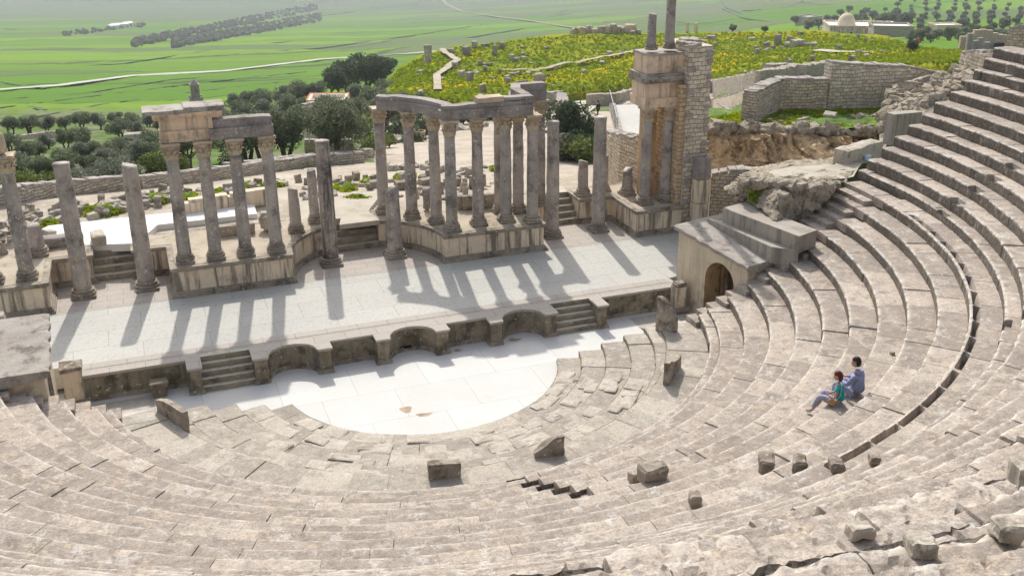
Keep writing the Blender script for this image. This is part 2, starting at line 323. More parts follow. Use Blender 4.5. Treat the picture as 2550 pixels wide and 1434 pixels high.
    def grid(s,A,attrs=None,mi=0,flip=False):
        """A: array (m,n,3) of points"""
        A=np.asarray(A,float); m,n=A.shape[:2]; i=np.arange(m*n).reshape(m,n)
        F=np.stack([i[:-1,:-1],i[:-1,1:],i[1:,1:],i[1:,:-1]],-1).reshape(-1,4)
        if flip: F=F[:,::-1]
        return s.add(A.reshape(-1,3),F.tolist(),{k:np.asarray(v).reshape(-1) for k,v in (attrs or {}).items()},mi=mi)
    def build(s,name,m,parent=None,loc=None,smooth_=False,kind=None):
        me=bpy.data.meshes.new(name); V=np.array(s.v,float)
        if loc is not None and len(V): V=V-np.array(loc)
        me.from_pydata(V.tolist(),[],s.f); me.update()
        for x in (m if isinstance(m,(list,tuple)) else [m]): me.materials.append(x)
        if any(s.mi): me.polygons.foreach_set('material_index',s.mi)
        for k,a in s.a.items():
            at=me.attributes.new(k,'FLOAT','POINT'); at.data.foreach_set('value',a)
        nl=len(me.loops)
        if nl:
            uvl=me.uv_layers.new(name='UVMap'); vi=np.zeros(nl,np.int32); me.loops.foreach_get('vertex_index',vi)
            nf=len(me.polygons); N=np.zeros(nf*3); me.polygons.foreach_get('normal',N); N=N.reshape(-1,3)
            tot=np.zeros(nf,np.int32); me.polygons.foreach_get('loop_total',tot); fi=np.repeat(np.arange(nf),tot)
            P=np.array(s.v,float)[vi]; Nl=N[fi]; hor=np.abs(Nl[:,2])>.72
            T=np.stack([-Nl[:,1],Nl[:,0]],1); T/=np.maximum(np.linalg.norm(T,axis=1,keepdims=True),1e-6)
            T=np.round(T,1)
            U=np.where(hor,P[:,0],P[:,0]*T[:,0]+P[:,1]*T[:,1]); Vv=np.where(hor,P[:,1],P[:,2])
            uvl.data.foreach_set('uv',np.stack([U,Vv],1).reshape(-1))
        if smooth_: me.polygons.foreach_set('use_smooth',[True]*len(me.polygons))
        me.update()
        o=bpy.data.objects.new(name,me); COL.objects.link(o)
        if parent is not None: o.parent=parent
        elif loc is not None: o.location=loc
        if kind: o['kind']=kind
        return o
def tag(o,label,cat,group=None,kind=None):
    if label: o['label']=label
    if cat: o['category']=cat
    if group: o['group']=group
    if kind: o['kind']=kind
    return o
def thing(name,loc,label,cat,group=None,rz=0):
    o=bpy.data.objects.new(name,None); COL.objects.link(o); o.location=loc; o.rotation_euler=(0,0,rz); o.empty_display_size=.2
    return tag(o,label,cat,group)
def dup(root,loc,rz=0,sc=1,label=None,group=None):
    r=root.copy(); COL.objects.link(r); r.location=loc; r.rotation_euler=(0,0,rz); r.scale=(sc,sc,sc) if not isinstance(sc,(tuple,list)) else sc
    if label: r['label']=label
    if group: r['group']=group
    for ch in list(root.children):
        c=ch.copy(); COL.objects.link(c); c.parent=r
        for gch in ch.children:
            d=gch.copy(); COL.objects.link(d); d.parent=c
    return r
def offset(poly,d):
    """grow a counter-clockwise polygon outwards by d"""
    n=len(poly); out=[]
    for i in range(n):
        p0,p1,p2=poly[i-1],poly[i],poly[(i+1)%n]
        a=(p1[0]-p0[0],p1[1]-p0[1]); b=(p2[0]-p1[0],p2[1]-p1[1]); la=math.hypot(*a) or 1; lb=math.hypot(*b) or 1
        na=(a[1]/la,-a[0]/la); nb=(b[1]/lb,-b[0]/lb); k=1+na[0]*nb[0]+na[1]*nb[1]; k=max(k,.35)
        out.append((p1[0]+d*(na[0]+nb[0])/k,p1[1]+d*(na[1]+nb[1])/k))
    return out
# ================================================================== TERRAIN
TU=[-700,0,400,900,1150,1300,1600,1780,1900,2200,2550,3300]
TV=[640,590,540,500,450,415,400,350,325,300,270,250,220,200,170,140,110,90,70,50,30,10,-10,-40,-80,-120]
LFT=[34.5,37.2,39.6,43,52,62,68,105,125,150,190,230,290,330,420,550,720,900,1130,1400,1720,2050,2200,2450,2850,3400]
TD=[LFT,LFT,LFT,
 [35,37.5,40.2,43.5,51,58,62,92,108,128,160,185,240,290,410,540,700,880,1100,1360,1680,2000,2160,2420,2830,3380],
 [35,37.6,40.4,44,51,58,61,82,94,107,124,137,156,175,260,400,600,800,1020,1280,1580,1880,2080,2380,2800,3300],
 [35,37.7,40.5,44,51,57,60,80,92,106,122,134,152,170,240,370,560,740,960,1200,1480,1760,1980,2300,2700,3200],
 [35,38,41,44.5,51,56,59,78,90,104,120,132,148,164,215,320,480,640,820,1020,1250,1500,1740,2080,2500,3000],
 [35,38,41,44.3,48.5,53,56,72,84,98,116,128,142,156,195,280,420,560,720,900,1120,1360,1600,1950,2400,2900],
 [35,37.5,39.6,42,45.2,47.6,49.5,51.5,52.3,56,64,74,96,112,150,220,330,440,570,720,900,1110,1340,1680,2150,2700],
 [35,37,39,41,44,46.5,48,51,52.6,56,63.5,71,88,102,136,190,270,350,450,570,720,900,1100,1420,1900,2400],
 [35,37,39,41,44,46.5,48,51,53,57,64,71,86,98,128,175,240,310,395,500,630,790,980,1280,1700,2200],
 [35,37,39,41,44,46.5,48,51,53,57,64,71,86,98,128,175,240,310,395,500,630,790,980,1280,1700,2200]]
TD=[[13.5/tdep(v) if v>=540 else (max(x,13.5/tdep(v)) if v>=500 else x) for v,x in zip(TV,c)] for c in TD]
TDl=np.log(np.array(TD,float))
def tD(u,v):
    """horizontal distance of the ground seen in direction (u,v)"""
    cols=[np.interp(-v,[-x for x in TV],c) for c in TDl]
    return math.exp(np.interp(u,TU,cols))
def ground(u,v): return pD(u,v,tD(u,v))
vs=[]
for a,b in zip(TV[:-1],TV[1:]):
    k=7
    vs+= [lerp(a,b,i/k) for i in range(k)]
vs.append(TV[-1]); us=np.linspace(TU[0],TU[-1],230)
A=np.zeros((len(vs),len(us),3)); dirt=np.zeros((len(vs),len(us))); far=np.zeros_like(dirt); D_=np.zeros_like(dirt)
for j,u in enumerate(us):
    for i,v in enumerate(vs):
        D=tD(u,v); A[i,j]=pD(u,v,D); D_[i,j]=D
Q=A.copy(); Q[...,2]=0
A[...,2]+=fbm(Q/6,5,3)*np.clip((D_-45)/60,0,1)*.5*np.clip(D_/150,.3,1)+fbm(Q/60,9,3)*np.clip((D_-150)/400,0,1)*1.6
A[...,2]=np.where(A[...,1]<9.9,-1.5,A[...,2])
for j,u in enumerate(us):
    for i,v in enumerate(vs):
        D=D_[i,j]
        dd=1.0 if v>500 else 0.0
        if 930<u<1780 and D<118 and v>262: dd=1.0
        if 1480<u<1780 and 225<v<262: dd=.8
        if u>=1780 and 225<v<300: dd=.35
        if u<=930 and v>lerp(492,404,np.clip(u/930,0,1)): dd=1.0
        dirt[i,j]=dd
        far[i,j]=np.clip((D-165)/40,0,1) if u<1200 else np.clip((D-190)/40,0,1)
m,nt_,b=mat('valley_ground'); g=G(nt_); P=g.pos()
Pw=g.vadd(P,g.mul(g.noisec(P,.006,3),(60,60,0)))
rot=g.new('ShaderNodeMapping'); g.L.new(Pw,rot.inputs[0]); rot.inputs['Rotation'].default_value=(0,0,math.radians(16)); rot.inputs['Scale'].default_value=(.0042,.0115,0)
vo=g.vor(rot.outputs[0],1.0,'F1',.95); ve=g.vor(rot.outputs[0],1.0,'DISTANCE_TO_EDGE',.95)
sc=g.new('ShaderNodeSeparateColor'); g.L.new(vo.outputs['Color'],sc.inputs[0])
green=g.mix(sc.outputs[0],(.07,.18,.002),(.15,.265,.003))
green=g.mix(g.ramp(sc.outputs[1],.62,.72),green,(.10,.15,.045))
green=g.mix(g.ramp(sc.outputs[2],.86,.9),green,(.12,.15,.06))
green=g.mix(g.math('MULTIPLY',g.ramp(g.noise(g.mul(P,(.008,.03,0)),1.0,6,.6),.35,.7),.4),green,(.07,.125,.022))
green=g.mix(g.math('MULTIPLY',g.ramp(ve.outputs['Distance'],.022,.006),.75),green,(.035,.055,.02))
near=g.mix(g.ramp(g.noise(P,.16,6,.65),.40,.58),(.075,.15,.012),(.17,.17,.10))
near=g.mix(g.math('MULTIPLY',g.ramp(g.noise(P,.9,5,.7),.5,.7),.7),near,(.04,.08,.014))
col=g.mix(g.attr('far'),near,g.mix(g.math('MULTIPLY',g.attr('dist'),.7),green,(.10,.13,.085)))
dcol=g.mix(g.ramp(g.noise(P,.35,6,.65),.35,.65),(.46,.405,.325),(.355,.30,.235))
dcol=g.mix(g.math('MULTIPLY',g.ramp(g.noise(P,3.5,4,.7),.5,.66),.5),dcol,(.62,.57,.5))
col=g.mix(g.ramp(g.math('ADD',g.attr('dirt'),g.math('MULTIPLY',g.math('SUBTRACT',g.noise(P,.5,5,.6),.5),.9)),.42,.58),col,dcol)
g.L.new(col,b.inputs['Base Color']); b.inputs['Roughness'].default_value=1; b.inputs['Specular IOR Level'].default_value=.1
g.L.new(g.bump(g.noise(P,1.5,5,.7),.5,.12),b.inputs['Normal'])
MT['land']=m
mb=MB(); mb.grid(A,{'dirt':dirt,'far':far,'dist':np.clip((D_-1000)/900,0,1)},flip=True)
# a skirt of ground that reaches behind and beside the camera
tag(mb.build('ground',MT['land'],smooth_=True),None,None,kind='structure')
mb=MB(); mb.add([(-500,-400,-40),(500,-400,-40),(500,34,-6.0),(-500,34,-9.0)],[(0,1,2,3)],{'dirt':[.2]*4,'far':[0]*4,'dist':[0]*4}); mb.build('terrain',MT['land'],kind='structure')
def ribbon(name,pts,wd,m,lift,kind='structure',label=None,cat=None,step=14,group=None,hgt=0):
    """a road, path or hedge laid along points given by where they are seen on the ground"""
    P3=[]
    for (u0,v0),(u1,v1) in zip(pts[:-1],pts[1:]):
        n=max(2,int(abs(u1-u0)+abs(v1-v0))//step)
        for i in range(n): P3.append(ground(lerp(u0,u1,i/n),lerp(v0,v1,i/n)))
    P3.append(ground(*pts[-1])); P3=np.array(P3); T=np.gradient(P3,axis=0); N=np.stack([-T[:,1],T[:,0],0*T[:,0]],1); N/=np.linalg.norm(N,axis=1,keepdims=True)
    wv=wd*(1+.2*fbm(P3/20,3,2))[:,None]
    L=P3+N*wv/2; R=P3-N*wv/2; L[:,2]+=lift; R[:,2]+=lift
    mb=MB()
    if hgt:
        hv=np.abs(fbm(P3/3,8,3))*hgt+hgt*.5; Lt,Rt=L.copy(),R.copy(); Lt[:,2]+=hv; Rt[:,2]+=hv; L[:,2]-=.5; R[:,2]-=.5
        mb.grid(np.stack([R,Rt,Lt,L]))
    else: mb.grid(np.stack([R,L]))
    o=mb.build(name,m); o['kind']=kind
    if kind!='structure' and kind is None: del o['kind']
    return o
ribbon('valley_road',[(-60,232),(150,216),(330,192),(560,180),(800,150),(1000,137),(1090,130)],3.6,MT['road'],.5)
ribbon('valley_track',[(1085,-15),(1112,12),(1150,30),(1240,44),(1330,55),(1420,70),(1560,90)],6,plain('dirt_track',(.24,.22,.13),.95,.2,.1),.8)
for k,pts in enumerate([[(-50,252),(200,235),(420,200),(560,190)],[(-40,275),(250,238),(520,205),(760,180)],[(0,310),(250,262),(480,230),(700,205)],
   [(100,170),(300,160),(560,120),(760,100)],[(500,142),(800,120),(1020,90),(1200,62)],[(1130,100),(1300,72),(1420,62)],[(1800,22),(1850,45),(1950,60),(2060,72)],[(1790,-5),(1810,20),(1850,35)],[(1850,28),(1960,20),(2000,2)],
   [(600,62),(800,40),(1000,14)],[(0,205),(60,215),(110,222)],[(60,258),(80,268),(110,276)]]):
    tag(ribbon('hedgerow',pts,1.0 if pts[0][1]>100 else 2.0,MT['hedge'],0,kind='stuff',hgt=.22),'thin dark hedge line between two green fields','hedge')
# ---- hazy ridge at the far upper left
HXU=[230,330,450,600,760,900,1040]; HXV=[66,52,34,17,6,-4,-12]; A2=np.zeros((14,60,3))
for j,u in enumerate(np.linspace(230,1040,60)):
    vc=float(np.interp(u,HXU,HXV)); 
    for i in range(14):
        t_=i/13
        if i<9: v=lerp(vc+26,vc,i/8); A2[i,j]=pD(u,v,lerp(min(tD(u,vc+26),1750)*.995,2300,i/8))
        else: q=pD(u,vc,2300+(i-8)*160); A2[i,j]=(q[0],q[1],A2[8,j,2]-((i-8)/5)**1.5*120)
A2[...,2]+=fbm(A2*np.array([1,1,0])/120,31,3)*5; A2[0,:,2]-=12
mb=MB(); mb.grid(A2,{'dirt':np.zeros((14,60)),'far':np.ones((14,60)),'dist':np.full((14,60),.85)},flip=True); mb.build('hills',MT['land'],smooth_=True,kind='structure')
# ---- the flowered hill
HU=[960,1000,1050,1150,1250,1330,1480,1600,1760,1850,2000,2100,2200,2250,2300,2350,2420]
HF=[250,245,250,262,262,246,226,212,205,190,178,172,166,162,158,154,150]
HC=[205,165,140,121,104,93,87,86,84,82,82,87,92,104,120,128,130]
HDf=[120,122,122,118,120,128,134,138,140,134,132,130,128,126,124,122,120]
HDc=[150,158,165,172,178,182,186,190,192,192,190,186,180,172,162,152,146]
uu=np.linspace(HU[0],HU[-1],260); tt=np.linspace(0,1,60)
A=np.zeros((70,260,3)); yel=np.zeros((70,260))
for j,u in enumerate(uu):
    f,c_,df,dc=[np.interp(u,HU,q) for q in (HF,HC,HDf,HDc)]
    for i in range(70):
        if i<60:
            t=tt[i]; v=lerp(f,c_,t); D=lerp(df,dc,t**1.1); A[i,j]=pD(u,v,D)
        else:
            q=pD(u,c_,dc+(i-59)*5); A[i,j]=(q[0],q[1],A[59,j,2]-((i-59)/10)**1.5*16)
Q=A*1.0; Q[...,2]=0
bumpz=fbm(Q/4,11,3)*.35+fbm(Q/14,12,2)*.5; bumpz[:3]-=.4; A[...,2]+=bumpz
A[0,:,2]-=1.5
m,nt_,b=mat('meadow_ground'); g=G(nt_); P=g.pos()
col=g.mix(g.ramp(g.noise(P,.11,5,.6),.36,.60),(.10,.19,.004),(.19,.25,.005))
fl=g.ramp(g.noise(g.mul(P,(.6,1,1)),.13,6,.72),.42,.56)
sp=g.ramp(g.noise(P,2.2,4,.75),.40,.60)
col=g.mix(g.math('MULTIPLY',fl,g.math('MULTIPLY',sp,.65)),col,(.52,.42,.012))
col=g.mix(g.math('MULTIPLY',g.ramp(g.noise(P,.7,5,.7),.54,.7),.75),col,(.045,.11,.010))
g.L.new(col,b.inputs['Base Color']); b.inputs['Roughness'].default_value=1; b.inputs['Specular IOR Level'].default_value=.1
g.L.new(g.bump(g.noise(P,1.1,6,.75),1,.5),b.inputs['Normal']); MT['meadow']=m
mb=MB(); mb.grid(A,flip=True); mb.build('hill',MT['meadow'],smooth_=True,kind='structure')
def hillpt(u,v):
    f,c_,df,dc=[float(np.interp(u,HU,q)) for q in (HF,HC,HDf,HDc)]
    t=(v-f)/(c_-f); t=min(1,max(0,t)); p=pD(u,lerp(f,c_,t),lerp(df,dc,t**1.1)); q=p.copy(); q[2]=0
    p[2]+=float(fbm(q/4,11,3)*.35+fbm(q/14,12,2)*.5); return p
# tufts of grass and yellow flowers standing out of the hill
rs=np.random.RandomState(3)
for nm,mt_,cnt,sz in (('meadow_grass',MT['tuft'],11000,.30),('meadow_flowers',MT['flower'],8000,.22)):
    mb=MB(); V=[];F=[];T=[]
    for k in range(cnt):
        u=rs.uniform(975,2400); f,c_=np.interp(u,HU,HF),np.interp(u,HU,HC); v=lerp(f,c_,rs.uniform(.02,1)); p=hillpt(u,v)
        nf=fbm(np.array([p[0]*.6,p[1],0])*.07+3,21,3)
        if nm=='meadow_flowers' and nf<.04: continue
        s_=sz*rs.uniform(.5,1.4)
        for q in range(3):
            a=rs.uniform(0,2*PI); dx,dy=math.cos(a)*s_*.5,math.sin(a)*s_*.5; o=rs.normal(0,s_*.3,2); n=len(V)
            V+=[(p[0]+o[0]-dx,p[1]+o[1]-dy,p[2]-.1),(p[0]+o[0]+dx,p[1]+o[1]+dy,p[2]-.1),(p[0]+o[0]+dx*.9,p[1]+o[1]+dy*.9,p[2]+s_*rs.uniform(.4,.9)),(p[0]+o[0]-dx*.8,p[1]+o[1]-dy*.8,p[2]+s_*rs.uniform(.4,.9))]
            F.append((n,n+1,n+2,n+3)); T+=[rs.uniform(0,1)]*4
    mb.add(V,F,{'tint':T}); tag(mb.build(nm,mt_),('green grass tufts covering the low hill behind the ruins' if nm=='meadow_grass' else 'yellow wild flowers scattered over the low hill'),'grass' if nm=='meadow_grass' else 'flowers',kind='stuff')
def hribbon(name,pts,wd,m,lift=.12):
    P3=[]
    for (u0,v0),(u1,v1) in zip(pts[:-1],pts[1:]):
        n=max(2,int(abs(u1-u0)+abs(v1-v0))//5)
        for i in range(n): P3.append(hillpt(lerp(u0,u1,i/n),lerp(v0,v1,i/n)))
    P3.append(hillpt(*pts[-1])); P3=np.array(P3); T=np.gradient(P3,axis=0); N=np.stack([-T[:,1],T[:,0],0*T[:,0]],1); N/=np.linalg.norm(N,axis=1,keepdims=True)
    wv=wd*(1+.3*fbm(P3/5,3,2))[:,None]; L=P3+N*wv/2; R=P3-N*wv/2; L[:,2]+=lift; R[:,2]+=lift
    MB().grid(np.stack([R,L])).build(name,m,kind='structure')
hribbon('path',[(1100,128),(1104,133),(1118,145),(1140,158),(1105,180),(1088,190),(1090,225)],1.0,MT['gravel'],.5)
hribbon('path',[(1250,184),(1360,174),(1480,152),(1600,130)],.8,MT['gravel'],.5)
hribbon('path',[(2030,131),(2090,134),(2170,138)],2.2,MT['path'],.3)
# ================================================================== ORCHESTRA AND STAGE
HS=.907; PT=2.05; YC=-.2521
for k,(u,v,rx_,ry_) in enumerate(((1012,1020,.16,.26),(1055,1032,.22,.12),(1280,846,.22,.14),(1140,872,.14,.08))):
    c=pz(u,v,0); mb=MB(); V=[(c[0]+rx_*(1+.35*math.sin(3*a+k))*math.cos(a),c[1]+ry_*(1+.3*math.cos(2*a+k))*math.sin(a),.004) for a in [2*PI*i/24 for i in range(24)]]; mb.add(V,[tuple(range(24))]); mb.build('puddle_stain',MT['stain'],kind='structure')
mb=MB(); mb.add([(-13,-9.5,0),(13,-9.5,0),(13,8,0),(-13,8,0)],[(0,1,2,3)]); mb.build('orchestra_floor',MT['white'],kind='structure')
def half_front():
    """right half of the stage front outline seen from above, from the middle outwards"""
    P=[]
    for i in range(0,9):
        a=PI/2-i*PI/2/8; P.append((.83*math.cos(a),.02+.72*math.sin(a)))
    P+=[(.83,-.0),(1.22,0),(1.22,.52),(2.77,.52),(2.77,0),(3.15,0)]
    for i in range(0,17):
        a=PI-i*PI/16; P.append((3.98+.82*math.cos(a),.03+.72*math.sin(a)))
    P+=[(4.81,0),(5.21,0),(5.21,1.0),(6.84,1.0),(6.84,0),(7.19,0),(7.19,.72),(10.45,.72)]
    return P
R_=half_front(); L_=[(-x,y) for x,y in R_[::-1]]
front=L_+R_[1:]; poly=[p for p in front]+[(10.45,1.5),(-10.45,1.5)]
pol=[]
for p in poly:
    if not pol or math.hypot(p[0]-pol[-1][0],p[1]-pol[-1][1])>1e-4: pol.append(p)
t=thing('stage_front_wall',(0,0,0),'low dark lichened stone wall with curved and square niches along the front of the stage','wall')
def layered(pol,levels,mt_,name,parent):
    mb=MB()
    for (d,z0,z1) in levels: mb.prism(offset(pol,d) if d else pol,z0,z1)
    return mb.build(name,mt_,parent)
layered(pol,[(0,.1,HS-.06)],MT['pulp'],'niche_wall',t)
layered(pol,[(.07,-.02,.09),(.035,.09,.14)],MT['mould'],'base_moulding',t)
layered(pol,[(.03,HS-.11,HS-.07),(.055,HS-.07,HS-.002)],MT['stageband'],'coping',t)
mb=MB(); mb.box((-.12,.735,.09),(.42,.1,.2)); mb.build('drain_opening',MT['dark'],t)
# stage floor
poly=[(-10.45,1.5),(10.45,1.5),(10.8,1.8),(15.0,6.5),(15.0,10.6),(-15,10.6),(-15,4.0),(-10.8,1.5)]
mb=MB()
# subdivided slab with hidden thickness
mb.prism([(-10.4,1.1),(10.4,1.1),(10.4,1.5),(15,1.6),(15,10.4),(-15,10.4),(-15,1.6),(-10.4,1.5)],.2,HS+.004); mb.build('stage_floor',MT['stage'],kind='structure')
mb=MB(); mb.add([(-12.5,6.0,HS+.010),(15,6.0,HS+.010),(15,9.2,HS+.010),(-12.5,9.2,HS+.010)],[(0,1,2,3)])
mb.add([(-10.3,1.12,HS+.010),(10.3,1.12,HS+.010),(10.3,1.5,HS+.010),(-10.3,1.5,HS+.010)],[(0,1,2,3)])
mb.build('stage_paving',MT['stageband'],kind='structure')
def stairs(name,x0,x1,y0,n,z0,z1,tread,label,group,mt_,back=.4):
    t=thing(name,((x0+x1)/2,y0,z0),label,'steps',group); h=(z1-z0)/n
    for i in range(n):
        mb=MB(); d=tread+(back if i==n-1 else .06)
        mb.rough(((x0+x1)/2-(x0+x1)/2,tread*i+d/2,h*i+h/2+(0 if i<n-1 else -.004)),(x1-x0-.01,d,h+.004*0),0,.010,seed=int(x0*10)+i,n=3,bev=.014,freq=2.5)
        mb.build('step',mt_,t,smooth_=False)
    return t
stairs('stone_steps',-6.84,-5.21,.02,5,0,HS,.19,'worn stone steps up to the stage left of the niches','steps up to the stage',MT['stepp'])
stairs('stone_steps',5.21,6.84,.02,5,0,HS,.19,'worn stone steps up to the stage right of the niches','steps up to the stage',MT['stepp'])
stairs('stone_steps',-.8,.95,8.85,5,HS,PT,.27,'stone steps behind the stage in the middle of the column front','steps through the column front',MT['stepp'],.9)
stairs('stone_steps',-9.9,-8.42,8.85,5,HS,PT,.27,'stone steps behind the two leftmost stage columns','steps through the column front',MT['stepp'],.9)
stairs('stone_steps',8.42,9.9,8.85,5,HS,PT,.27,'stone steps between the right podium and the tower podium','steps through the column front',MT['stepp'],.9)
# piers at both ends of the stage front, loose block
def pedestal(x,y,z,h,label,pointed,w_=.55):
    t=thing('stone_pedestal',(x,y,z),label,'pedestal','pedestals at the ends of the stage front')
    mb=MB(); mb.rough((0,0,h*.55),(w_,w_,h*.8),0,.02,seed=int(x),n=4,bev=.04); mb.build('die',MT['podium'],t)
    mb=MB(); mb.rough((0,0,.1),(w_+.16,w_+.16,.2),0,.02,seed=3,n=4,bev=.04); mb.build('base',MT['mould'],t)
    mb=MB()
    if pointed: mb.rough((0,0,h*.98),(w_*.9,w_*.9,.22),0,.05,seed=5,n=4,bev=.14)
    else: mb.rough((0,0,h*.97),(w_+.12,w_+.12,.16),0,.04,seed=5,n=4,bev=.04)
    mb.build('cap',MT['mould'],t)
p=pz(192,1014,0); pedestal(p[0]+.0,p[1]+.35,0,1.28,'tall square stone pedestal at the left end of the stage front',False)
p=pz(1697,774,.1); pedestal(p[0],p[1]+.25,.05,1.05,'pointed stone pedestal beside the arched side passage',True,.5)
mb=MB(); p=pz(400,990,0); mb.rough((0,0,.18),(.42,.4,.36),0,.02,seed=4,n=4,bev=.04); mb.rough((0,0,.43),(.56,.5,.16),.03,.02,seed=8,n=4,bev=.04)
o=mb.build('stone_block',MT['pulp']); o.location=(p[0],p[1]+.2,0); tag(o,'small capped stone block on the floor before the dark stage wall','stone block')
# ================================================================== PAVED TIERS ROUND THE ORCHESTRA
def blocks_theta(th0,th1,R,lo,hi,rs):
    J=[th0]; 
    while J[-1]<th1:
        J.append(J[-1]+rs.uniform(lo,hi)/R)
    J[-1]=th1
    if len(J)>2 and J[-1]-J[-2]<.3/R: J.pop(-2)
    return J
def ring(R,Rn,z,h,th0,th1,rs,yc,lo=.8,hi=2.0,ds=.1,ruin=None,amp=.012,aisles=(),w=None,slot=None,gap=.007,depth=.028,boff=.008,nt_=9,cap=True):
    """one curved step: riser at radius R, tread back to Rn at height z"""
    w=Rn-R; J=blocks_theta(th0,th1,R,lo,hi,rs)
    th=[];blk=[];jd=[]
    ga=gap/R
    extra=[]
    for (a0,a1) in aisles:
        extra+= [a0-.0005,a0+.0005,a1-.0005,a1+.0005]
    for i in range(len(J)-1):
        a,b=J[i],J[i+1]; n=max(2,int((b-a)*R/ds)); q=np.linspace(a+ga,b-ga,n).tolist()
        for e in extra:
            if a+ga<e<b-ga: q.append(e)
        q.sort()
        if i>0: th.append(a); blk.append(i); jd.append(1.0)
        else: th.append(a); blk.append(i); jd.append(0.0)
        for x in q: th.append(x); blk.append(i); jd.append(0.0)
    th.append(J[-1]); blk.append(len(J)-2); jd.append(0)
    th=np.array(th); blk=np.array(blk); jd=np.array(jd); nb=len(J)
    bz=rs.normal(0,boff,nb); br=rs.normal(0,boff,nb); bt=rs.uniform(0,1,nb)**1.4; bslope=rs.normal(0,boff*.8,nb); miss=rs.uniform(0,1,nb); wide=np.where(rs.uniform(0,1,nb)<.10,2.8,rs.uniform(.05,.8,nb)); jd=jd*np.clip(wide[blk],.25,1)
    pr=[(.02,-h-.12),(0,-h*.75),(0,-h*.45),(0,-h*.2),(0,-.05),(.010,-.018),(.035,0)]
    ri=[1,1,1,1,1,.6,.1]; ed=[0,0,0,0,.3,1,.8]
    ts=[.09]+[lerp(.15,w*.5-.006,k) for k in (0,.5,1)]+[w*.5+.006]+[lerp(w*.5+.03,w,k) for k in (0,.35,.7,1)]+[w+.28]
    for q in ts: pr.append((q,0)); ri.append(0); ed.append(.12 if q<.1 else 0)
    pr=np.array(pr); ri=np.array(ri); ed=np.array(ed); m=len(pr)
    n=len(th); rr=R+pr[:,0][:,None]+0*th[None]; zz=z+pr[:,1][:,None]+0*th[None]; TH=th[None]+0*rr
    tread=(ri==0)
    ru=ruin(np.degrees(th),R) if ruin is not None else np.zeros(n)
    o=(bz[blk]*(1+5*ru)); zz+= np.where(ri<1,1,.3)[:,None]*o[None]
    rr+= np.where(ri>0,1,0)[:,None]*(br[blk]*(1+5*ru))[None]
    # tilt of blocks
    mid=np.array([(J[i]+J[min(i+1,nb-1)])/2 for i in range(nb)]); zz+= np.where(ri<1,1,0)[:,None]*((th-mid[blk])*R*bslope[blk]*(1+2*ru))[None]
    # missing / broken blocks
    ms=(miss[blk]<.10*ru)*1.0*h*.55; zz-= np.where(ri<1,1,.6)[:,None]*ms[None]
    # joints
    dj=jd*wide[blk]*(1+1.2*ru)*depth; zz-=np.where(ri<1,1,0)[:,None]*dj[None]; rr+=np.where(ri>0,.6,0)[:,None]*dj[None]
    # aisles: half steps cut in the row
    for (a0,a1) in aisles:
        inside=(th>a0)&(th<a1); lowm=(pr[:,0]<w*.5)&(pr[:,0]>=0)
        zz-=np.outer(lowm*1.0,inside*1.0)*h*.5*(np.where(pr[:,1]<-.06,0,1)[:,None])
    if slot is not None:
        s0,s1,sa,sb,sd=slot; ins=((np.degrees(th)>sa)&(np.degrees(th)<sb)).astype(float)
        brk=(np.mod(np.degrees(th)*1.0+fbm(np.stack([th*3,th*0,th*0],-1),4,2)*1.2,3.7)>.42).astype(float)
        lm=((pr[:,0]>s0)&(pr[:,0]<s1)).astype(float); zz-=np.outer(lm,ins*brk)*sd
    X=rr*np.sin(TH); Y=yc-rr*np.cos(TH)
    Pn=np.stack([X,Y,zz],-1); a=(amp*(1+ru*2.6))[None,:] if np.ndim(ru) else amp
    n1=fbm(Pn*3.1,int(R*7),4,.65); n2=fbm(Pn*2.4+31,int(R*5),4,.65)
    er=(ri>0).astype(float)[:,None]*1.0+.15; X2=rr+np.abs(n1)*a*er*1.6-a*.4
    zz2=zz+n2*a*.8-(ed[:,None]*np.abs(n1)*a*2.0)
    if np.ndim(ru) and ru.max()>.3:
        n3=fbm(Pn*9,int(R*3),3,.7); zz2+=n3*.012*ru[None]; X2+=n3*er*.012*ru[None]
        crk=np.abs(fbm(Pn*1.15+50,int(R*9),3)); zz2-=np.where(crk<.018,1,0)*.05*ru[None]
    zz2[-1]=zz[-1]; 
    X=X2*np.sin(TH); Y=yc-X2*np.cos(TH)
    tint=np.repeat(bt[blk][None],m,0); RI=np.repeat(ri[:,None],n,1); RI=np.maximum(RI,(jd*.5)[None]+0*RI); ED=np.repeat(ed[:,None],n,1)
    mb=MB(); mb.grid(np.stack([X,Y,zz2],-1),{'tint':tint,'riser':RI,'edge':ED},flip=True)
    if cap:
        for e in (0,n-1):
            V=[(X[k,e],Y[k,e],zz2[k,e]) for k in range(m)]; zb=z-h-.12; V+=[(X[-1,e],Y[-1,e],zb),(X[0,e],Y[0,e],zb)]
            F=[tuple(range(len(V)))] if e==0 else [tuple(range(len(V)-1,-1,-1))]
            mb.add(V,F,{'tint':[tint[0,e]]*len(V),'riser':[.7]*len(V),'edge':[0]*len(V)})
    return mb
def lim(R,ylim): 
    c=-(ylim-YC)/R; return math.acos(max(-1,min(1,c)))
MT['paving_pale']=stone('pale_paving_stone',(.52,.485,.425),(.44,.40,.345),dark=(.28,.25,.21),dk=.4,dks=1.6,light=(.74,.72,.67),lt=.5,fine=14,bump=.4,tint=True,riser=(.16,.14,.115))
rs=np.random.RandomState(11)
tier=[(4.53,5.32,.16),(5.32,6.12,.31),(6.12,6.95,.47),(6.95,7.72,.62),(7.72,8.35,.77),(8.35,9.9,.90)]
tp=thing('orchestra_tiers',(0,-6,0),'broad low curved steps of broken paving stones round the white orchestra floor','steps')
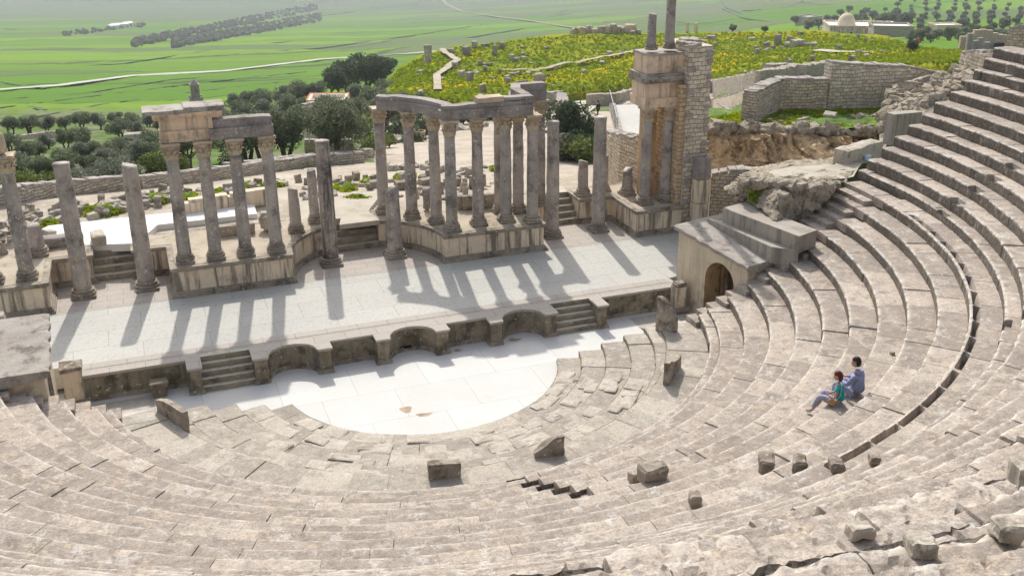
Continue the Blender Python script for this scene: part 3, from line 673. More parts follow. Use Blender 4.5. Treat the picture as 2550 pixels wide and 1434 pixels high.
for i,(R,Rn,z) in enumerate(tier):
    a=math.acos(min(1,(2.15-.857-.1 if i<5 else 2.0)/R)); 
    mb=ring(R,Rn,z,.16,-a,a,rs,-.857 if i<5 else YC,lo=.5,hi=1.3,ds=.09,amp=.02,boff=.010,depth=.014,gap=.010)
    mb.build('paved_tier',MT['paving'],tp,loc=(0,-6,0))
# loose raised slabs on the tiers
for k in range(95):
    i=rs.randint(0,5); R,Rn,z=tier[i]; a=rs.uniform(-1.05,1.05); r=rs.uniform(R+.28,Rn-.2)
    mb=MB(); mb.rough((0,0,0),(rs.uniform(.45,.95),rs.uniform(.35,.55),.06),0,.05,seed=k,n=3,bev=.04,tint=rs.uniform(-.9,.3))
    o=mb.build('paving_slab',MT['paving']); o.location=(r*math.sin(a),-.857-r*math.cos(a),z+.012); o.rotation_euler=(rs.normal(0,.02),rs.normal(0,.02),a+rs.normal(0,.08))
    tag(o,'worn grey slab set slightly proud of the paved orchestra tiers','paving slab','raised slabs on the orchestra tiers')
# side ramps joining the walkway to the side passages
for sx in (-1,1):
    m_,n_=14,14; A=np.zeros((m_,n_,3))
    for i in range(m_):
        for j in range(n_):
            y=lerp(-3.0,.4,i/(m_-1)); x=lerp(8.3,12.4,j/(n_-1)); z=.905*float(smooth((-.35-y)/2.2))
            if y>-.3: z=.006
            A[i,j]=(sx*x,y,max(z,.006))
    MB().grid(A,{'tint':np.full((m_,n_),.2)},flip=(sx<0)).build('pavement',MT['paving_pale'],kind='structure')
# upright slabs of the low parapet
def plate(p0,p1,h0,h1,th,label,z=.72):
    p0=np.array(p0);p1=np.array(p1); d=p1-p0; L=np.hypot(*d); n=10; m_=8; V=[];F=[]
    a=math.atan2(d[1],d[0]); c=(p0+p1)/2
    mb=MB(); mb.rough((0,0,.5),(1,1,1),0,0,0,n=8,bev=.0001)
    V=np.array(mb.v); x=V[:,0]; hh=np.where(True,h0+(h1-h0)*smooth((x+.5)*1.3),0)*(1-.25*np.clip(-(x+.28)*3,0,1)*(1 if h0<h1 else 0)); 
    V2=np.stack([V[:,0]*L,V[:,1]*th,V[:,2]*hh],1); q=V2*3+h0*9
    V2+=np.stack([fbm(q,1),fbm(q+7,2),fbm(q+9,3)],1)*np.array([.05,.02,.06])
    mb.v=V2.tolist(); mb.a={}
    o=mb.build('parapet_slab',MT['mould']); o.location=(c[0],c[1],z); o.rotation_euler=(0,0,a)
    tag(o,label,'stone slab','upright slabs of the orchestra parapet'); return o
plate((6.2,-6.35),(7.15,-5.4),.93,.62,.17,'leaning upright stone slab with a dark edge, standing right of the paved tiers')
plate((8.33,-3.05),(7.98,-2.35),.85,1.30,.2,'tall pointed upright slab with ochre lichen near the arched passage')
plate((.98,-8.7),(1.78,-8.85),.38,.72,.2,'dark upright slab with a slanted top left of the aisle foot')
plate((-1.93,-8.72),(-1.12,-8.86),.62,.60,.22,'square upright block with a pale stripe in the middle of the front row')
plate((-8.15,-2.4),(-7.5,-3.8),.62,.70,.17,'long curved upright slab with a reddish top on the left side')
# ================================================================== SEATING
aw=.72; aw1=.5
def ruinf(deg,R):
    base=np.clip((R-18.8)/5.0,0,1)*.75
    side=(1-smooth((np.abs(deg+2)-30)/25.0))*(.25+.75*smooth((deg+17)/9.0))
    return base*side
lower=thing('lower_seating',(0,-12,.9),'lower block of curved stone seating steps around the orchestra','seating')
RK=[9.70]+[9.2608+.7573*k for k in range(1,11)]; ZK=[1.268]+[1.096+.3445*k for k in range(1,11)]
RU=[17.67,18.05,18.65,19.2,19.78,20.35,20.9,21.6,22.2,22.6,23.0,23.4]; ZU=[4.87+.39*i for i in range(12)]
for i in range(1,14): RU.append(23.4+.64*i); ZU.append(9.16+.395*i)
rs=np.random.RandomState(5)
for k in range(11):
    R=RK[k]; Rn=RK[k+1] if k<10 else RU[0]; h=ZK[k]-(ZK[k-1] if k else .88)
    a=lim(R,-2.72); xa=-.02+.12*(R-11); ais=[((xa-aw1/2)/R,(xa+aw1/2)/R)]
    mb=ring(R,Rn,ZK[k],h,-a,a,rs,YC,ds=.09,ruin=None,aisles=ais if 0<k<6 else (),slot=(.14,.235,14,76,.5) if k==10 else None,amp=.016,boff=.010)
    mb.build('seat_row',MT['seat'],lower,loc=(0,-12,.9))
upper=thing('upper_seating',(0,-20,4.6),'upper block of curved stone seating, ruined and lumpy towards the bottom of the picture','seating')
for k,(R,z) in enumerate(zip(RU,ZU)):
    Rn=RU[k+1] if k+1<len(RU) else R+.8; h=z-(ZU[k-1] if k else ZK[-1])
    a1=lim(R,.05); a0=-min(a1,math.radians(75 if R<20 else 52))
    if R>24: a1=math.radians(62)
    ais=[(math.radians(c)-aw/2/R,math.radians(c)+aw/2/R) for c in (42.6,73.3)]
    nearr=R>21
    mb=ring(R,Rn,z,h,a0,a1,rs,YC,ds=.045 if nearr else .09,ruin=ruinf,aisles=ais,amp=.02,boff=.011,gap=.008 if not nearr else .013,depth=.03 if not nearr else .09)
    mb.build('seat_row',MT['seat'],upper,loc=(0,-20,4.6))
# stepped end stairs of the lower block
def side_stairs(sx,label):
    t=thing('stairway',(sx*9.3,-2.7,.9),label,'stairs','stairways beside the lower seating')
    for j in range(0,13):
        x0=9.2608+.37865*j-.09; z=1.096+.17225*j; mb=MB()
        mb.rough((sx*(x0+.36),-2.58,z-.16),(.74,.72,.32),0,.012,seed=j,n=3,bev=.025,tint=rs.uniform(0,.6)); 
        mb.build('step',MT['seat'],t,loc=(sx*9.3,-2.7,.9)) 
    for j in range(13,21):
        x0=9.2608+.37865*j; z=1.096+.17225*j; mb=MB()
        for (ya,yb) in ((-1.25,-.25),(-2.1,-1.27),(-2.85,-2.12)):
            if j%2==1 and ya<-2.5: continue
            xm=math.sqrt(max(0,x0**2-((ya+yb)/2-YC)**2))
            mb.rough((sx*(xm+.36),(ya+yb)/2,z-.16),(.74,yb-ya-.01,.32),sx*math.atan2(-((ya+yb)/2-YC),xm)*-1,.014,seed=j,n=3,bev=.03,tint=rs.uniform(0,.6))
        mb.build('step',MT['seat'],t,loc=(sx*9.3,-2.7,.9))
    return t
side_stairs(1,'narrow stone stairway climbing the right end of the lower seating')
side_stairs(-1,'narrow stone stairway climbing the left end of the lower seating')
# blocks standing loose on the seats (ruined edges of the aisles)
def loose(u,v,s,label,dz=.1,rz=0,mt_='seat',tilt=(0,0)):
    d=ray(u,v); RRR=np.array(RK+RU); ZZZ=np.array(ZK+ZU); q=None
    for t_ in np.linspace(2,45,3000):
        q=CAM+d*t_; R=math.hypot(q[0],q[1]-YC)
        if q[1]<1 and RRR[0]<R<RRR[-1] and q[2]<=ZZZ[np.searchsorted(RRR,R)-1]: break
    mb=MB(); mb.rough((0,0,0),s,0,.16*max(s),seed=int(u),n=6,bev=.16*max(s),freq=1.6/max(s))
    o=mb.build('fallen_block',MT[mt_]); o.location=(q[0],q[1],q[2]+dz); o.rotation_euler=(tilt[0],tilt[1],rz)
    tag(o,label,'stone block'); return o
loose(1625,1188,(.55,.4,.34),'mossy wedge-shaped block at the top of the central aisle',.12,.1,'mould')
loose(1578,1195,(.2,.28,.2),'small dark block left of the mossy wedge-shaped block',.1,.1,'mould')
loose(1905,1165,(.28,.42,.30),'first of the dark upright blocks on the upper seating, largest',.12,-.5,'mould')
loose(1990,1168,(.27,.4,.27),'second dark upright block on the upper seating',.12,-.5,'mould')
loose(2082,1168,(.26,.32,.2),'third dark block on the upper seating, rounded top',.1,-.4,'mould')
loose(2175,1155,(.18,.28,.2),'fourth and smallest dark block on the upper seating',.1,-.4,'mould')
loose(1730,1255,(.22,.34,.3),'small pointed stone standing alone below the upper blocks',.08,-.3,'mould')
loose(2140,1335,(.2,.17,.13),'blackened boulder in the broken seats near the bottom',.06,-.2,'rock')
loose(2290,1375,(.2,.2,.14),'dark boulder in the broken seats at bottom right',.06,-.4,'rock')
loose(2505,1335,(.2,.24,.16),'dark boulder at the right edge near the bottom corner',.06,-.4,'rock')
loose(2545,1200,(.2,.3,.28),'dark purple-grey boulder cut by the right edge of the picture',.1,-.4,'rock')
loose(2221,883,(.12,.12,.1),'fist sized brown stone lying on a clean seat above the seated pair',.04,0,'mould')
# ================================================================== PODIUMS
def podium(name,pol,label,group='podiums of the column front',z1=PT,backhide=None):
    t=thing(name,(0,0,0),label,'podium',group)
    layered(pol,[(0,HS+.2,z1-.14)],MT['podium'],'dado',t)
    layered(pol,[(.15,HS-.05,HS+.09),(.10,HS+.09,HS+.16),(.05,HS+.16,HS+.22)],MT['mould'],'base_moulding',t)
    layered(pol,[(.04,z1-.17,z1-.12),(.09,z1-.12,z1-.006)],MT['mould'],'cornice',t)
    mb=MB(); xs=[p[0] for p in pol]; ys=[p[1] for p in pol]
    mb.prism(offset(pol,-.14),z1-.02,z1+.004); mb.build('gravel_top',MT['gravel'],t)
    return t
arc=[(2.98*math.cos(a),6.19+2.98*math.sin(a)) for a in [math.radians(71-i*71/12) for i in range(13)]]
PR=arc+[(7.17,6.19),(7.17,8.75),(8.42,8.75),(8.42,10.3),(.97,10.3)]
podium('podium',[p for p in PR],'large cream podium right of the middle steps, with a curved left flank')
PL=[(-x,y) for x,y in PR][::-1]
podium('podium',PL,'stained cream podium left of the middle steps, carrying four columns and an entablature')
PTW=[(9.9,8.75),(11.45,8.75),(11.45,6.3),(13.6,6.3),(13.6,10.3),(9.9,10.3)]
podium('podium',PTW,'podium under the tall ruined tower at the right end of the stage')
PFL=[(-15.5,6.3),(-11.3,6.3),(-11.3,8.75),(-9.9,8.75),(-9.9,10.3),(-15.5,10.3)]
podium('podium',PFL,'dark stained podium at the far left end of the stage')
# things on the podiums: inner blocks
def block(x,y,z,s,label,mt_='top',rz=0,name='stone_block',seed=1,group=None,bev=.04,amp=.03,tilt=(0,0)):
    mb=MB(); mb.rough((0,0,s[2]/2),s,0,amp,seed=seed,n=4,bev=bev); o=mb.build(name,MT[mt_]); o.location=(x,y,z); o.rotation_euler=(tilt[0],tilt[1],rz); tag(o,label,'stone block',group); return o
block(5.55,9.0,PT-.0,(1.9,.28,.62),'inner parapet of large grey blocks standing behind the right hand columns','mould',0,'parapet_wall',3)
block(4.55,9.6,PT,(.28,1.2,.62),'short return of the inner parapet behind the right hand columns','mould',0,'parapet_wall',4)
block(3.2,9.5,PT,(.3,.35,1.0),'eroded upright stone stump behind the curved row of columns','entab',.2,'stone_stump',5,bev=.12,amp=.1)
block(-4.75,9.1,PT-.02,(1.7,.26,.45),'inner parapet of grey blocks behind the left hand columns','mould',0,'parapet_wall',6)
block(-3.3,9.2,PT,(.8,.6,.75),'rounded boulder behind the rightmost column of the left podium','rock',0,'boulder',9,bev=.3,amp=.12)
block(-9.6,10.0,PT,(.5,1.0,.42),'pile of flat stones beside the left steps','rock',.1,'stone_pile',12,bev=.08,amp=.07)
block(-10.9,10.2,PT,(1.5,.6,.38),'low worn block behind the short broken column at far left','entab',.05,'stone_block',14,bev=.08,amp=.06)
# ================================================================== COLUMNS
def column(x,y,z,H,label,r=.255,cap=True,broken=0,base=True,group='columns of the stage building',m='column',rz=None,plinth=True,lean=(0,0)):
    t=thing('column',(x,y,z),label,'column',group,rz if rz is not None else 0); t.rotation_euler=(lean[0],lean[1],t.rotation_euler[2])
    sd_=int(abs(x*13+y*7)*10)%97; hb=.34 if base else 0; hc=.62 if cap else 0
    if base:
        mb=MB(); 
        if plinth: mb.rough((0,0,.06),(r*2.75,r*2.75,.12),0,.02,seed=sd_,n=4,bev=.03)
        pr=[(r*1.36,.12),(r*1.44,.15),(r*1.45,.185),(r*1.36,.215),(r*1.2,.225),(r*1.16,.245),(r*1.24,.262),(r*1.3,.28),(r*1.27,.305),(r*1.12,.32),(r*1.06,hb)]
        mb.lathe(pr,seg=28,amp=.02,seed=sd_); mb.build('base',MT['mould'],t,smooth_=False)
    mb=MB(); Hs=H-hb-hc; n=26; pr=[]
    for i in range(n+1):
        q=i/n; rr=r*(1-.14*q**1.6); 
        if q<.02: rr*=1.05
        if not broken and q>.965: rr*=1.09
        pr.append((rr,hb+Hs*q))
    mb.lathe(pr,seg=28,amp=.018,seed=sd_)
    if broken:
        V=np.array(mb.v); top=V[:,2]>hb+Hs*.93; ang=np.arctan2(V[:,1],V[:,0])
        V[top,2]+=broken*(np.cos(ang[top]-1.1*sd_)*1.0+fbm(np.stack([np.cos(ang)*2,np.sin(ang)*2,ang*0],1)[top],sd_)*1.2)*(.5+.5*np.clip((V[top,2]-hb-Hs*.93)/(Hs*.07),0,1)); mb.v=V.tolist()
    mb.build('shaft',MT[m],t,smooth_=True)
    if cap:
        z0=H-hc; mb=MB(); rt=r*.86
        mb.lathe([(rt*1.1,z0),(rt*1.12,z0+.03),(rt*1.0,z0+.05),(rt*1.02,z0+.2),(rt*1.15,z0+.36),(rt*1.42,z0+.5)],seg=24)
        for row,(zb,hh,ro,cnt,ph) in enumerate(((z0+.04,.23,rt*1.06,8,0),(z0+.16,.27,rt*1.1,8,PI/8))):
            for k in range(cnt):
                a=ph+2*PI*k/cnt; V=[];F=[];cw=(.115 if row==0 else .10)
                for i in range(6):
                    q=i/5; rr=ro+.012+.10*q**2.4; zz=zb+hh*(q if q<.85 else .85-(q-.85)*.6); ww=cw*(1-.55*q**2)
                    for sx in (-1,-.5,0,.5,1):
                        V.append(((rr+ (.02 if sx==0 else 0))*math.cos(a)-sx*ww*math.sin(a),(rr+(.02 if sx==0 else 0))*math.sin(a)+sx*ww*math.cos(a),zz))
                for i in range(5):
                    for j in range(4): F.append((i*5+j,i*5+j+1,(i+1)*5+j+1,(i+1)*5+j))
                mb.add(V,F)
        for k in range(4):
            a=PI/4+k*PI/2
            pts=[];rad=[]
            for i in range(9):
                q=i/8*2.2*PI; s_=.07*(1-i/10); pts.append(((rt*1.5+s_*math.cos(q+2.2)*1)*math.cos(a),(rt*1.5+s_*math.cos(q+2.2))*math.sin(a),z0+.47+s_*math.sin(q+2.2))); rad.append(.03-.002*i)
            mb.tube(pts,rad,5)
        P=[]
        for k in range(4):
            for i in range(6):
                q=i/5-.5; a=k*PI/2; e=rt*1.62; c_=e*(1-.14*(1-(2*q)**2)); 
                px,py=c_,q*2*e*.93
                P.append((px*math.cos(a)-py*math.sin(a),px*math.sin(a)+py*math.cos(a)))
        mb.prism(P,z0+.52,z0+hc-.001,bot=True)
        V=np.array(mb.v); V+=np.stack([fbm(V*7+sd_,1),fbm(V*7+9+sd_,2),fbm(V*7+19+sd_,3)],1)*.018; V[:,2]=np.minimum(V[:,2],H); mb.v=V.tolist()
        mb.build('capital',MT['cap'],t)
    return t
ST=4.97
column(-8.10,7.514,HS,ST-.30,'stage column with a broken sloping top, second from the left of the free standing ones',r=.30,cap=False,broken=.09)
column(-10.26,7.514,HS,ST,'leftmost free standing column on the stage floor, flat top with a pale patch',r=.30,cap=False)
column(-1.286,7.56,HS,ST,'free standing stage column with black streaks under its flat top, left of the middle steps',r=.30,cap=False,m='column_streak')
column(1.286,7.56,HS,2.85,'half height rough topped stage column right of the middle steps',r=.30,cap=False,broken=.16)
column(8.10,7.53,HS,ST,'dark free standing stage column just right of the big podium',r=.28,cap=False)
column(10.26,7.60,HS,ST,'free standing stage column between the right steps and the tower',r=.29,cap=False)
CH=6.50-PT
for i,(x,lb) in enumerate(((-6.68,'leftmost column of the left podium, under the broken cornice'),(-5.61,'second column of the left podium'),(-4.54,'third column of the left podium, streaked with yellow lichen'),(-3.42,'rightmost column of the left podium'))):
    column(x,6.68,PT,CH,lb,r=.235)
for x,y,lb in ((1.42,9.8,'column left of the curved entablature, its capital standing clear'),(2.35,8.75,'first column under the curved part of the right entablature'),(3.12,7.82,'second column under the curved part of the right entablature'),
    (3.43,6.66,'corner column of the right podium, where curve and straight front meet'),(4.63,6.95,'middle column of the straight right podium front'),(5.82,6.95,'thick pale column of the straight right podium front'),(6.80,6.52,'front right corner column of the right podium, flecked white'),
    (6.72,7.95,'column behind the front right corner column of the right podium')):
    column(x,y,PT,CH,lb,r=.235)
column(8.12,9.0,PT,CH,'dark column at the back right of the right podium, beside the right steps',r=.22)
column(5.95,8.2,PT,CH,'dark column standing in shade behind the thick pale column',r=.2)
column(-2.37,8.7,PT,1.75,'short dark broken column on the curved wall left of the middle steps',r=.22,cap=False,broken=.05)
column(-1.47,9.6,PT,2.15,'slim broken column just behind the black streaked column',r=.20,cap=False,broken=.04)
column(10.22,9.2,PT,1.55,'short broken column right of the right steps, greenish',r=.235,cap=False,broken=.05)
column(12.1,8.6,PT,1.15,'squat rounded column stump beside the tower columns',r=.24,cap=False,broken=.12)
column(11.35,9.5,PT,1.6,'dark broken column partly hidden behind the stage column near the tower',r=.22,cap=False,broken=.05)
column(-11.9,6.95,PT,CH-.02,'tall column at the left edge of the picture, its damaged capital at the frame',r=.25)
column(-11.66,9.4,PT,1.15,'short mossy column stump at far left behind the tall column',r=.26,cap=False,broken=.04)
column(-12.95,6.9,PT,.9,'column foot cut by the left edge of the picture',r=.25,cap=False,broken=.08)
block(-12.05,6.98,6.50,(.55,.5,.75),'broken lump of stone on the capital at the left edge of the picture','cap',.2,'entablature_fragment',21,bev=.16,amp=.12)
# ================================================================== ENTABLATURES
def beam(path,w_,levels,mt_,name,parent,amp=.0,topn=0,seed=0,dens=.25,matid=0):
    """a run of stone along a plan path; levels = (half width extra, z0, z1)"""
    pts=[]
    for (a,b) in zip(path[:-1],path[1:]):
        n=max(1,int(math.hypot(b[0]-a[0],b[1]-a[1])/dens))
        for i in range(n): pts.append((lerp(a[0],b[0],i/n),lerp(a[1],b[1],i/n)))
    pts.append(path[-1]); P=np.array(pts); n=len(P)
    d=np.diff(P,axis=0); d/=np.linalg.norm(d,axis=1,keepdims=True); nn=np.stack([-d[:,1],d[:,0]],1)
    N=np.zeros_like(P); N[0]=nn[0]; N[-1]=nn[-1]
    for i in range(1,n-1):
        k=nn[i-1]+nn[i]; k/=max(1+nn[i-1]@nn[i],.3); N[i]=k
    T0,T1=-d[0],d[-1]
    mb=MB()
    prof=[]
    for e,z0,z1 in levels: prof+=[(-(w_/2+e),z0),(-(w_/2+e),z1)]
    prof+=[(w_/2+e,z1) for e,z0,z1 in levels[-1:]]
    for e,z0,z1 in levels[::-1]:
        prof+=[(w_/2+e,z1),(w_/2+e,z0)]
    pr=[prof[0]]
    for q in prof[1:]:
        if abs(q[0]-pr[-1][0])+abs(q[1]-pr[-1][1])>1e-6: pr.append(q)
    m_=len(pr); A=np.zeros((m_+1,n,3))
    for k in range(m_+1):
        o,z=pr[k%m_]; A[k,:,:2]=P+N*o; A[k,:,2]=z
    zt=max(q[1] for q in pr); isT=np.isclose(A[...,2],zt)
    if topn: A[...,2]-=isT*np.abs(fbm(np.concatenate([P*1.3,P[:,:1]*0],1),seed,3)[None])*topn
    if amp:
        q=A*3; A[...,0]+=fbm(q+seed,seed,3)*amp; A[...,1]+=fbm(q+seed+7,seed+3,3)*amp
    mb.grid(A,flip=False)
    for e in (0,n-1):
        V=[tuple(A[k,e]) for k in range(m_)]; F=[tuple(range(m_)) if e==n-1 else tuple(range(m_-1,-1,-1))]; mb.add(V,F)
    return mb.build(name,MT[mt_],parent)
ZE=6.50
arcE=[(3.52*math.cos(a),6.19+3.52*math.sin(a)) for a in [math.radians(68-i*59/9) for i in range(10)]]
t=thing('entablature',(0,0,0),'dark grey stone beam, curved on the left, spanning the columns of the right podium','entablature','entablatures on the columns')
lev=[(0,ZE,ZE+.17),(.02,ZE+.17,ZE+.31),(.06,ZE+.31,ZE+.38)]
path=arcE+[(3.43,6.72),(6.82,6.72)]
beam(path,.50,lev,'entab','architrave',t,amp=.02)
beam(path,.44,[(0,ZE+.38,ZE+.58)],'entab','frieze',t,amp=.02,topn=.10,seed=4)
beam([(4.55,6.74),(5.6,6.74)],.50,[(.03,ZE+.581,ZE+.80)],'cap','raised_frieze_block',t,amp=.03,topn=.12,seed=8)
beam([(5.6,6.76),(6.86,6.76)],.42,[(0,ZE+.581,ZE+.72)],'entab','frieze_block',t,amp=.02,topn=.04,seed=9)
t=thing('entablature',(0,0,0),'zigzag rear beam of the right podium running back to the column behind','entablature','entablatures on the columns')
beam([(6.74,7.12),(6.70,8.15),(7.0,9.0),(8.3,9.05)],.46,lev,'entab','architrave',t,amp=.02)
beam([(6.74,7.12),(6.70,8.15),(7.0,9.0),(8.3,9.05)],.40,[(0,ZE+.381,ZE+.72)],'entab','frieze',t,amp=.02,topn=.05,seed=5)
t=thing('entablature',(0,0,0),'orange and grey stone beam with broken cornice on the four left podium columns','entablature','entablatures on the columns')
beam([(-6.98,6.72),(-5.35,6.72)],.50,[(0,ZE+.02,ZE+.19),(.02,ZE+.19,ZE+.34),(.06,ZE+.34,ZE+.42)],'entab_warm','architrave',t,amp=.01)
beam([(-5.34,6.72),(-3.15,6.72)],.50,[(0,ZE,ZE+.17),(.02,ZE+.17,ZE+.32),(.06,ZE+.32,ZE+.40)],'entab','architrave',t,amp=.015)
beam([(-6.95,6.72),(-5.2,6.72)],.46,[(0,ZE+.42,ZE+.83)],'entab_warm','frieze',t,amp=.012)
beam([(-5.19,6.72),(-3.18,6.72)],.46,[(0,ZE+.401,ZE+.72)],'entab','frieze',t,amp=.02,topn=.06,seed=3)
beam([(-7.15,6.75),(-4.85,6.75)],.50,[(.06,ZE+.83,ZE+.91),(.16,ZE+.91,ZE+1.0),(.24,ZE+1.0,ZE+1.06)],'entab_warm','cornice',t,amp=.03)
beam([(-7.45,6.8),(-6.1,6.8)],.62,[(.26,ZE+1.061,ZE+1.20)],'top','corona',t,amp=.09,topn=.10,seed=6)
beam([(-6.1,6.8),(-4.75,6.8)],.62,[(.20,ZE+1.061,ZE+1.25)],'top','corona',t,amp=.05,topn=.04,seed=16)
mb=MB()
for i in range(13):
    mb.box((-7.05+i*.17,6.39,ZE+.87),(.08,.08,.07))
mb.build('dentils',MT['entab_warm'],t)
# ================================================================== TOWER AT THE RIGHT END OF THE STAGE
t=thing('ruined_tower',(13,7.5,HS),'tall ruined tower of orange and pale masonry at the right end of the stage','tower')
mb=MB(); mb.box((14.17,7.55,(HS+8.75)/2),(1.05,2.3,8.75-HS)); 
mb.build('masonry_pier',MT['masf'],t,loc=(13,7.5,HS))
for k in range(26):   # ragged stones on the corners of the pier
    mb=MB(); zz=HS+.3+k*.315; mb.rough((14.60 if k%3 else 13.76,6.42,zz),(rnd.uniform(.2,.42),.2,rnd.uniform(.14,.26)),0,.03,seed=k,n=3,bev=.03); mb.build('corner_stone',MT['top'],t,loc=(13,7.5,HS))
mb=MB()
for k in range(8): mb.rough((13.75+k*.13,6.6+rnd.uniform(0,1.6),8.8),(.34,.5,.16),rnd.uniform(-.3,.3),.03,seed=k,n=3,bev=.04)
mb.build('rubble_top',MT['top'],t,loc=(13,7.5,HS))
mb=MB(); mb.box((13.50,7.5,(HS+7.2)/2),(.28,2.0,7.2-HS)); mb.build('orange_wall',MT['maso'],t,loc=(13,7.5,HS))
mb=MB(); 
for k in range(7): mb.rough((12.85,8.3,PT+.32+k*.64),(.62,.5,.635),0,.012,seed=k,n=3,bev=.025)
mb.build('orange_pilaster',MT['warm'],t,loc=(13,7.5,HS))
beam([(11.88,7.5),(13.66,7.5)],1.35,[(0,6.26,6.42),(.03,6.42,6.58),(.07,6.58,6.65)],'entab_warm','architrave',t,amp=.012)
beam([(11.92,7.5),(13.66,7.5)],1.28,[(0,6.65,7.28)],'entab_warm','frieze',t,amp=.012)
beam([(11.82,7.5),(13.72,7.5)],1.42,[(.02,7.28,7.36),(.13,7.36,7.46)],'mould','cornice',t,amp=.03)
beam([(11.84,7.5),(13.72,7.5)],1.46,[(.10,7.461,7.56),(.02,7.56,7.66)],'top','cornice',t,amp=.04,topn=.05)
beam([(11.97,7.5),(13.64,7.5)],1.22,[(0,7.66,8.38)],'entab_warm','attic_block',t,amp=.012)
beam([(11.93,7.5),(13.66,7.5)],1.30,[(0,8.381,8.49)],'top','attic_cap',t,amp=.03,topn=.02)
for o in list(t.children):
    if o.name.split('.')[0] in ('architrave','frieze','cornice','attic_block','attic_cap'): o.location=(-13,-7.5,-HS)
column(12.2,7.12,PT,6.26-PT,'left of the two columns standing in front of the tower',r=.235)
column(13.22,7.14,PT,6.26-PT,'right of the two columns standing in front of the tower',r=.235)
column(12.24,7.15,8.49,1.55,'shorter broken column on top of the tower',r=.19,cap=False,broken=.05,plinth=False)
column(13.1,7.2,8.49,4.4,'tallest column on top of the tower, cut by the upper edge of the picture',r=.20,cap=True,plinth=False)
# dressed jamb and rubble walls beside the tower
t=thing('stone_pillar',(14.3,6.0,HS),'grey dressed stone pillar at the foot of the tower, in front of its right corner','pillar')
for k,(h0,h1) in enumerate(((0,1.3),(1.31,2.35),(2.36,3.3))):
    mb=MB(); mb.rough((.0,0,(h0+h1)/2),(.66,.5,h1-h0),0,.02,seed=k,n=4,bev=.04); mb.build('block',MT['entab' if k==2 else 'podium'],t)
def wall3(name,path,z0s,z1s,th,mt_,label,coping=None,jag=.12,seed=0,cat='wall',group=None,res=.35):
    """free standing wall along a plan path with an uneven top"""
    P=[];Z0=[];Z1=[]
    for i,(a,b) in enumerate(zip(path[:-1],path[1:])):
        n=max(1,int(math.hypot(b[0]-a[0],b[1]-a[1])/res))
        for k in range(n):
            q=k/n; P.append((lerp(a[0],b[0],q),lerp(a[1],b[1],q))); Z0.append(lerp(z0s[i],z0s[i+1],q)); Z1.append(lerp(z1s[i],z1s[i+1],q))
    P.append(path[-1]); Z0.append(z0s[-1]); Z1.append(z1s[-1]); P=np.array(P); Z0=np.array(Z0); Z1=np.array(Z1); n=len(P)
    d=np.gradient(P,axis=0); d/=np.linalg.norm(d,axis=1,keepdims=True); N=np.stack([-d[:,1],d[:,0]],1)
    Q=np.stack([P[:,0]*1.7,P[:,1]*1.7,P[:,0]*0+seed],1); Z1=Z1+fbm(Q,seed,3)*jag
    rows=[]
    for o,zz,k in ((-.5,Z0,0),(-.5,lerp(Z0,Z1,.33),1),(-.5,lerp(Z0,Z1,.66),1),(-.5,Z1-.04,1),(-.38,Z1,0),(.38,Z1,0),(.5,Z1-.04,1),(.5,lerp(Z0,Z1,.5),1),(.5,Z0,0)):
        r=np.zeros((n,3)); r[:,:2]=P+N*(o*th); r[:,2]=zz
        q=r*1.5+seed; r[:,:2]+=N*(fbm(q,seed+1,3)[:,None]*.07); rows.append(r)
    A=np.stack(rows); mb=MB(); mb.grid(A)
    for e in (0,n-1):
        V=[tuple(A[k,e]) for k in range(9)]; mb.add(V,[tuple(range(9)) if e else tuple(range(8,-1,-1))])
    mats=MT[mt_]
    if coping is None: o=mb.build(name,mats); return tag(o,label,cat,group)
    t=thing(name,(0,0,0),label,cat,group); mb.build('masonry',mats,t)
    mb=MB(); L=0
    for i in range(n-1):
        c=(P[i]+P[i+1])/2; a=math.atan2(*(P[i+1]-P[i])[::-1]); Ls=np.linalg.norm(P[i+1]-P[i])
        mb.rough((c[0],c[1],(Z1[i]+Z1[i+1])/2+.04),(Ls*.97,th*rnd.uniform(.85,1.08),rnd.uniform(.12,.22)),a+rnd.uniform(-.05,.05),.03,seed=i,n=2,bev=.04,tilt=(0,-math.atan2(Z1[i+1]-Z1[i],Ls)))
    mb.build('coping_stones',MT[coping],t); return t
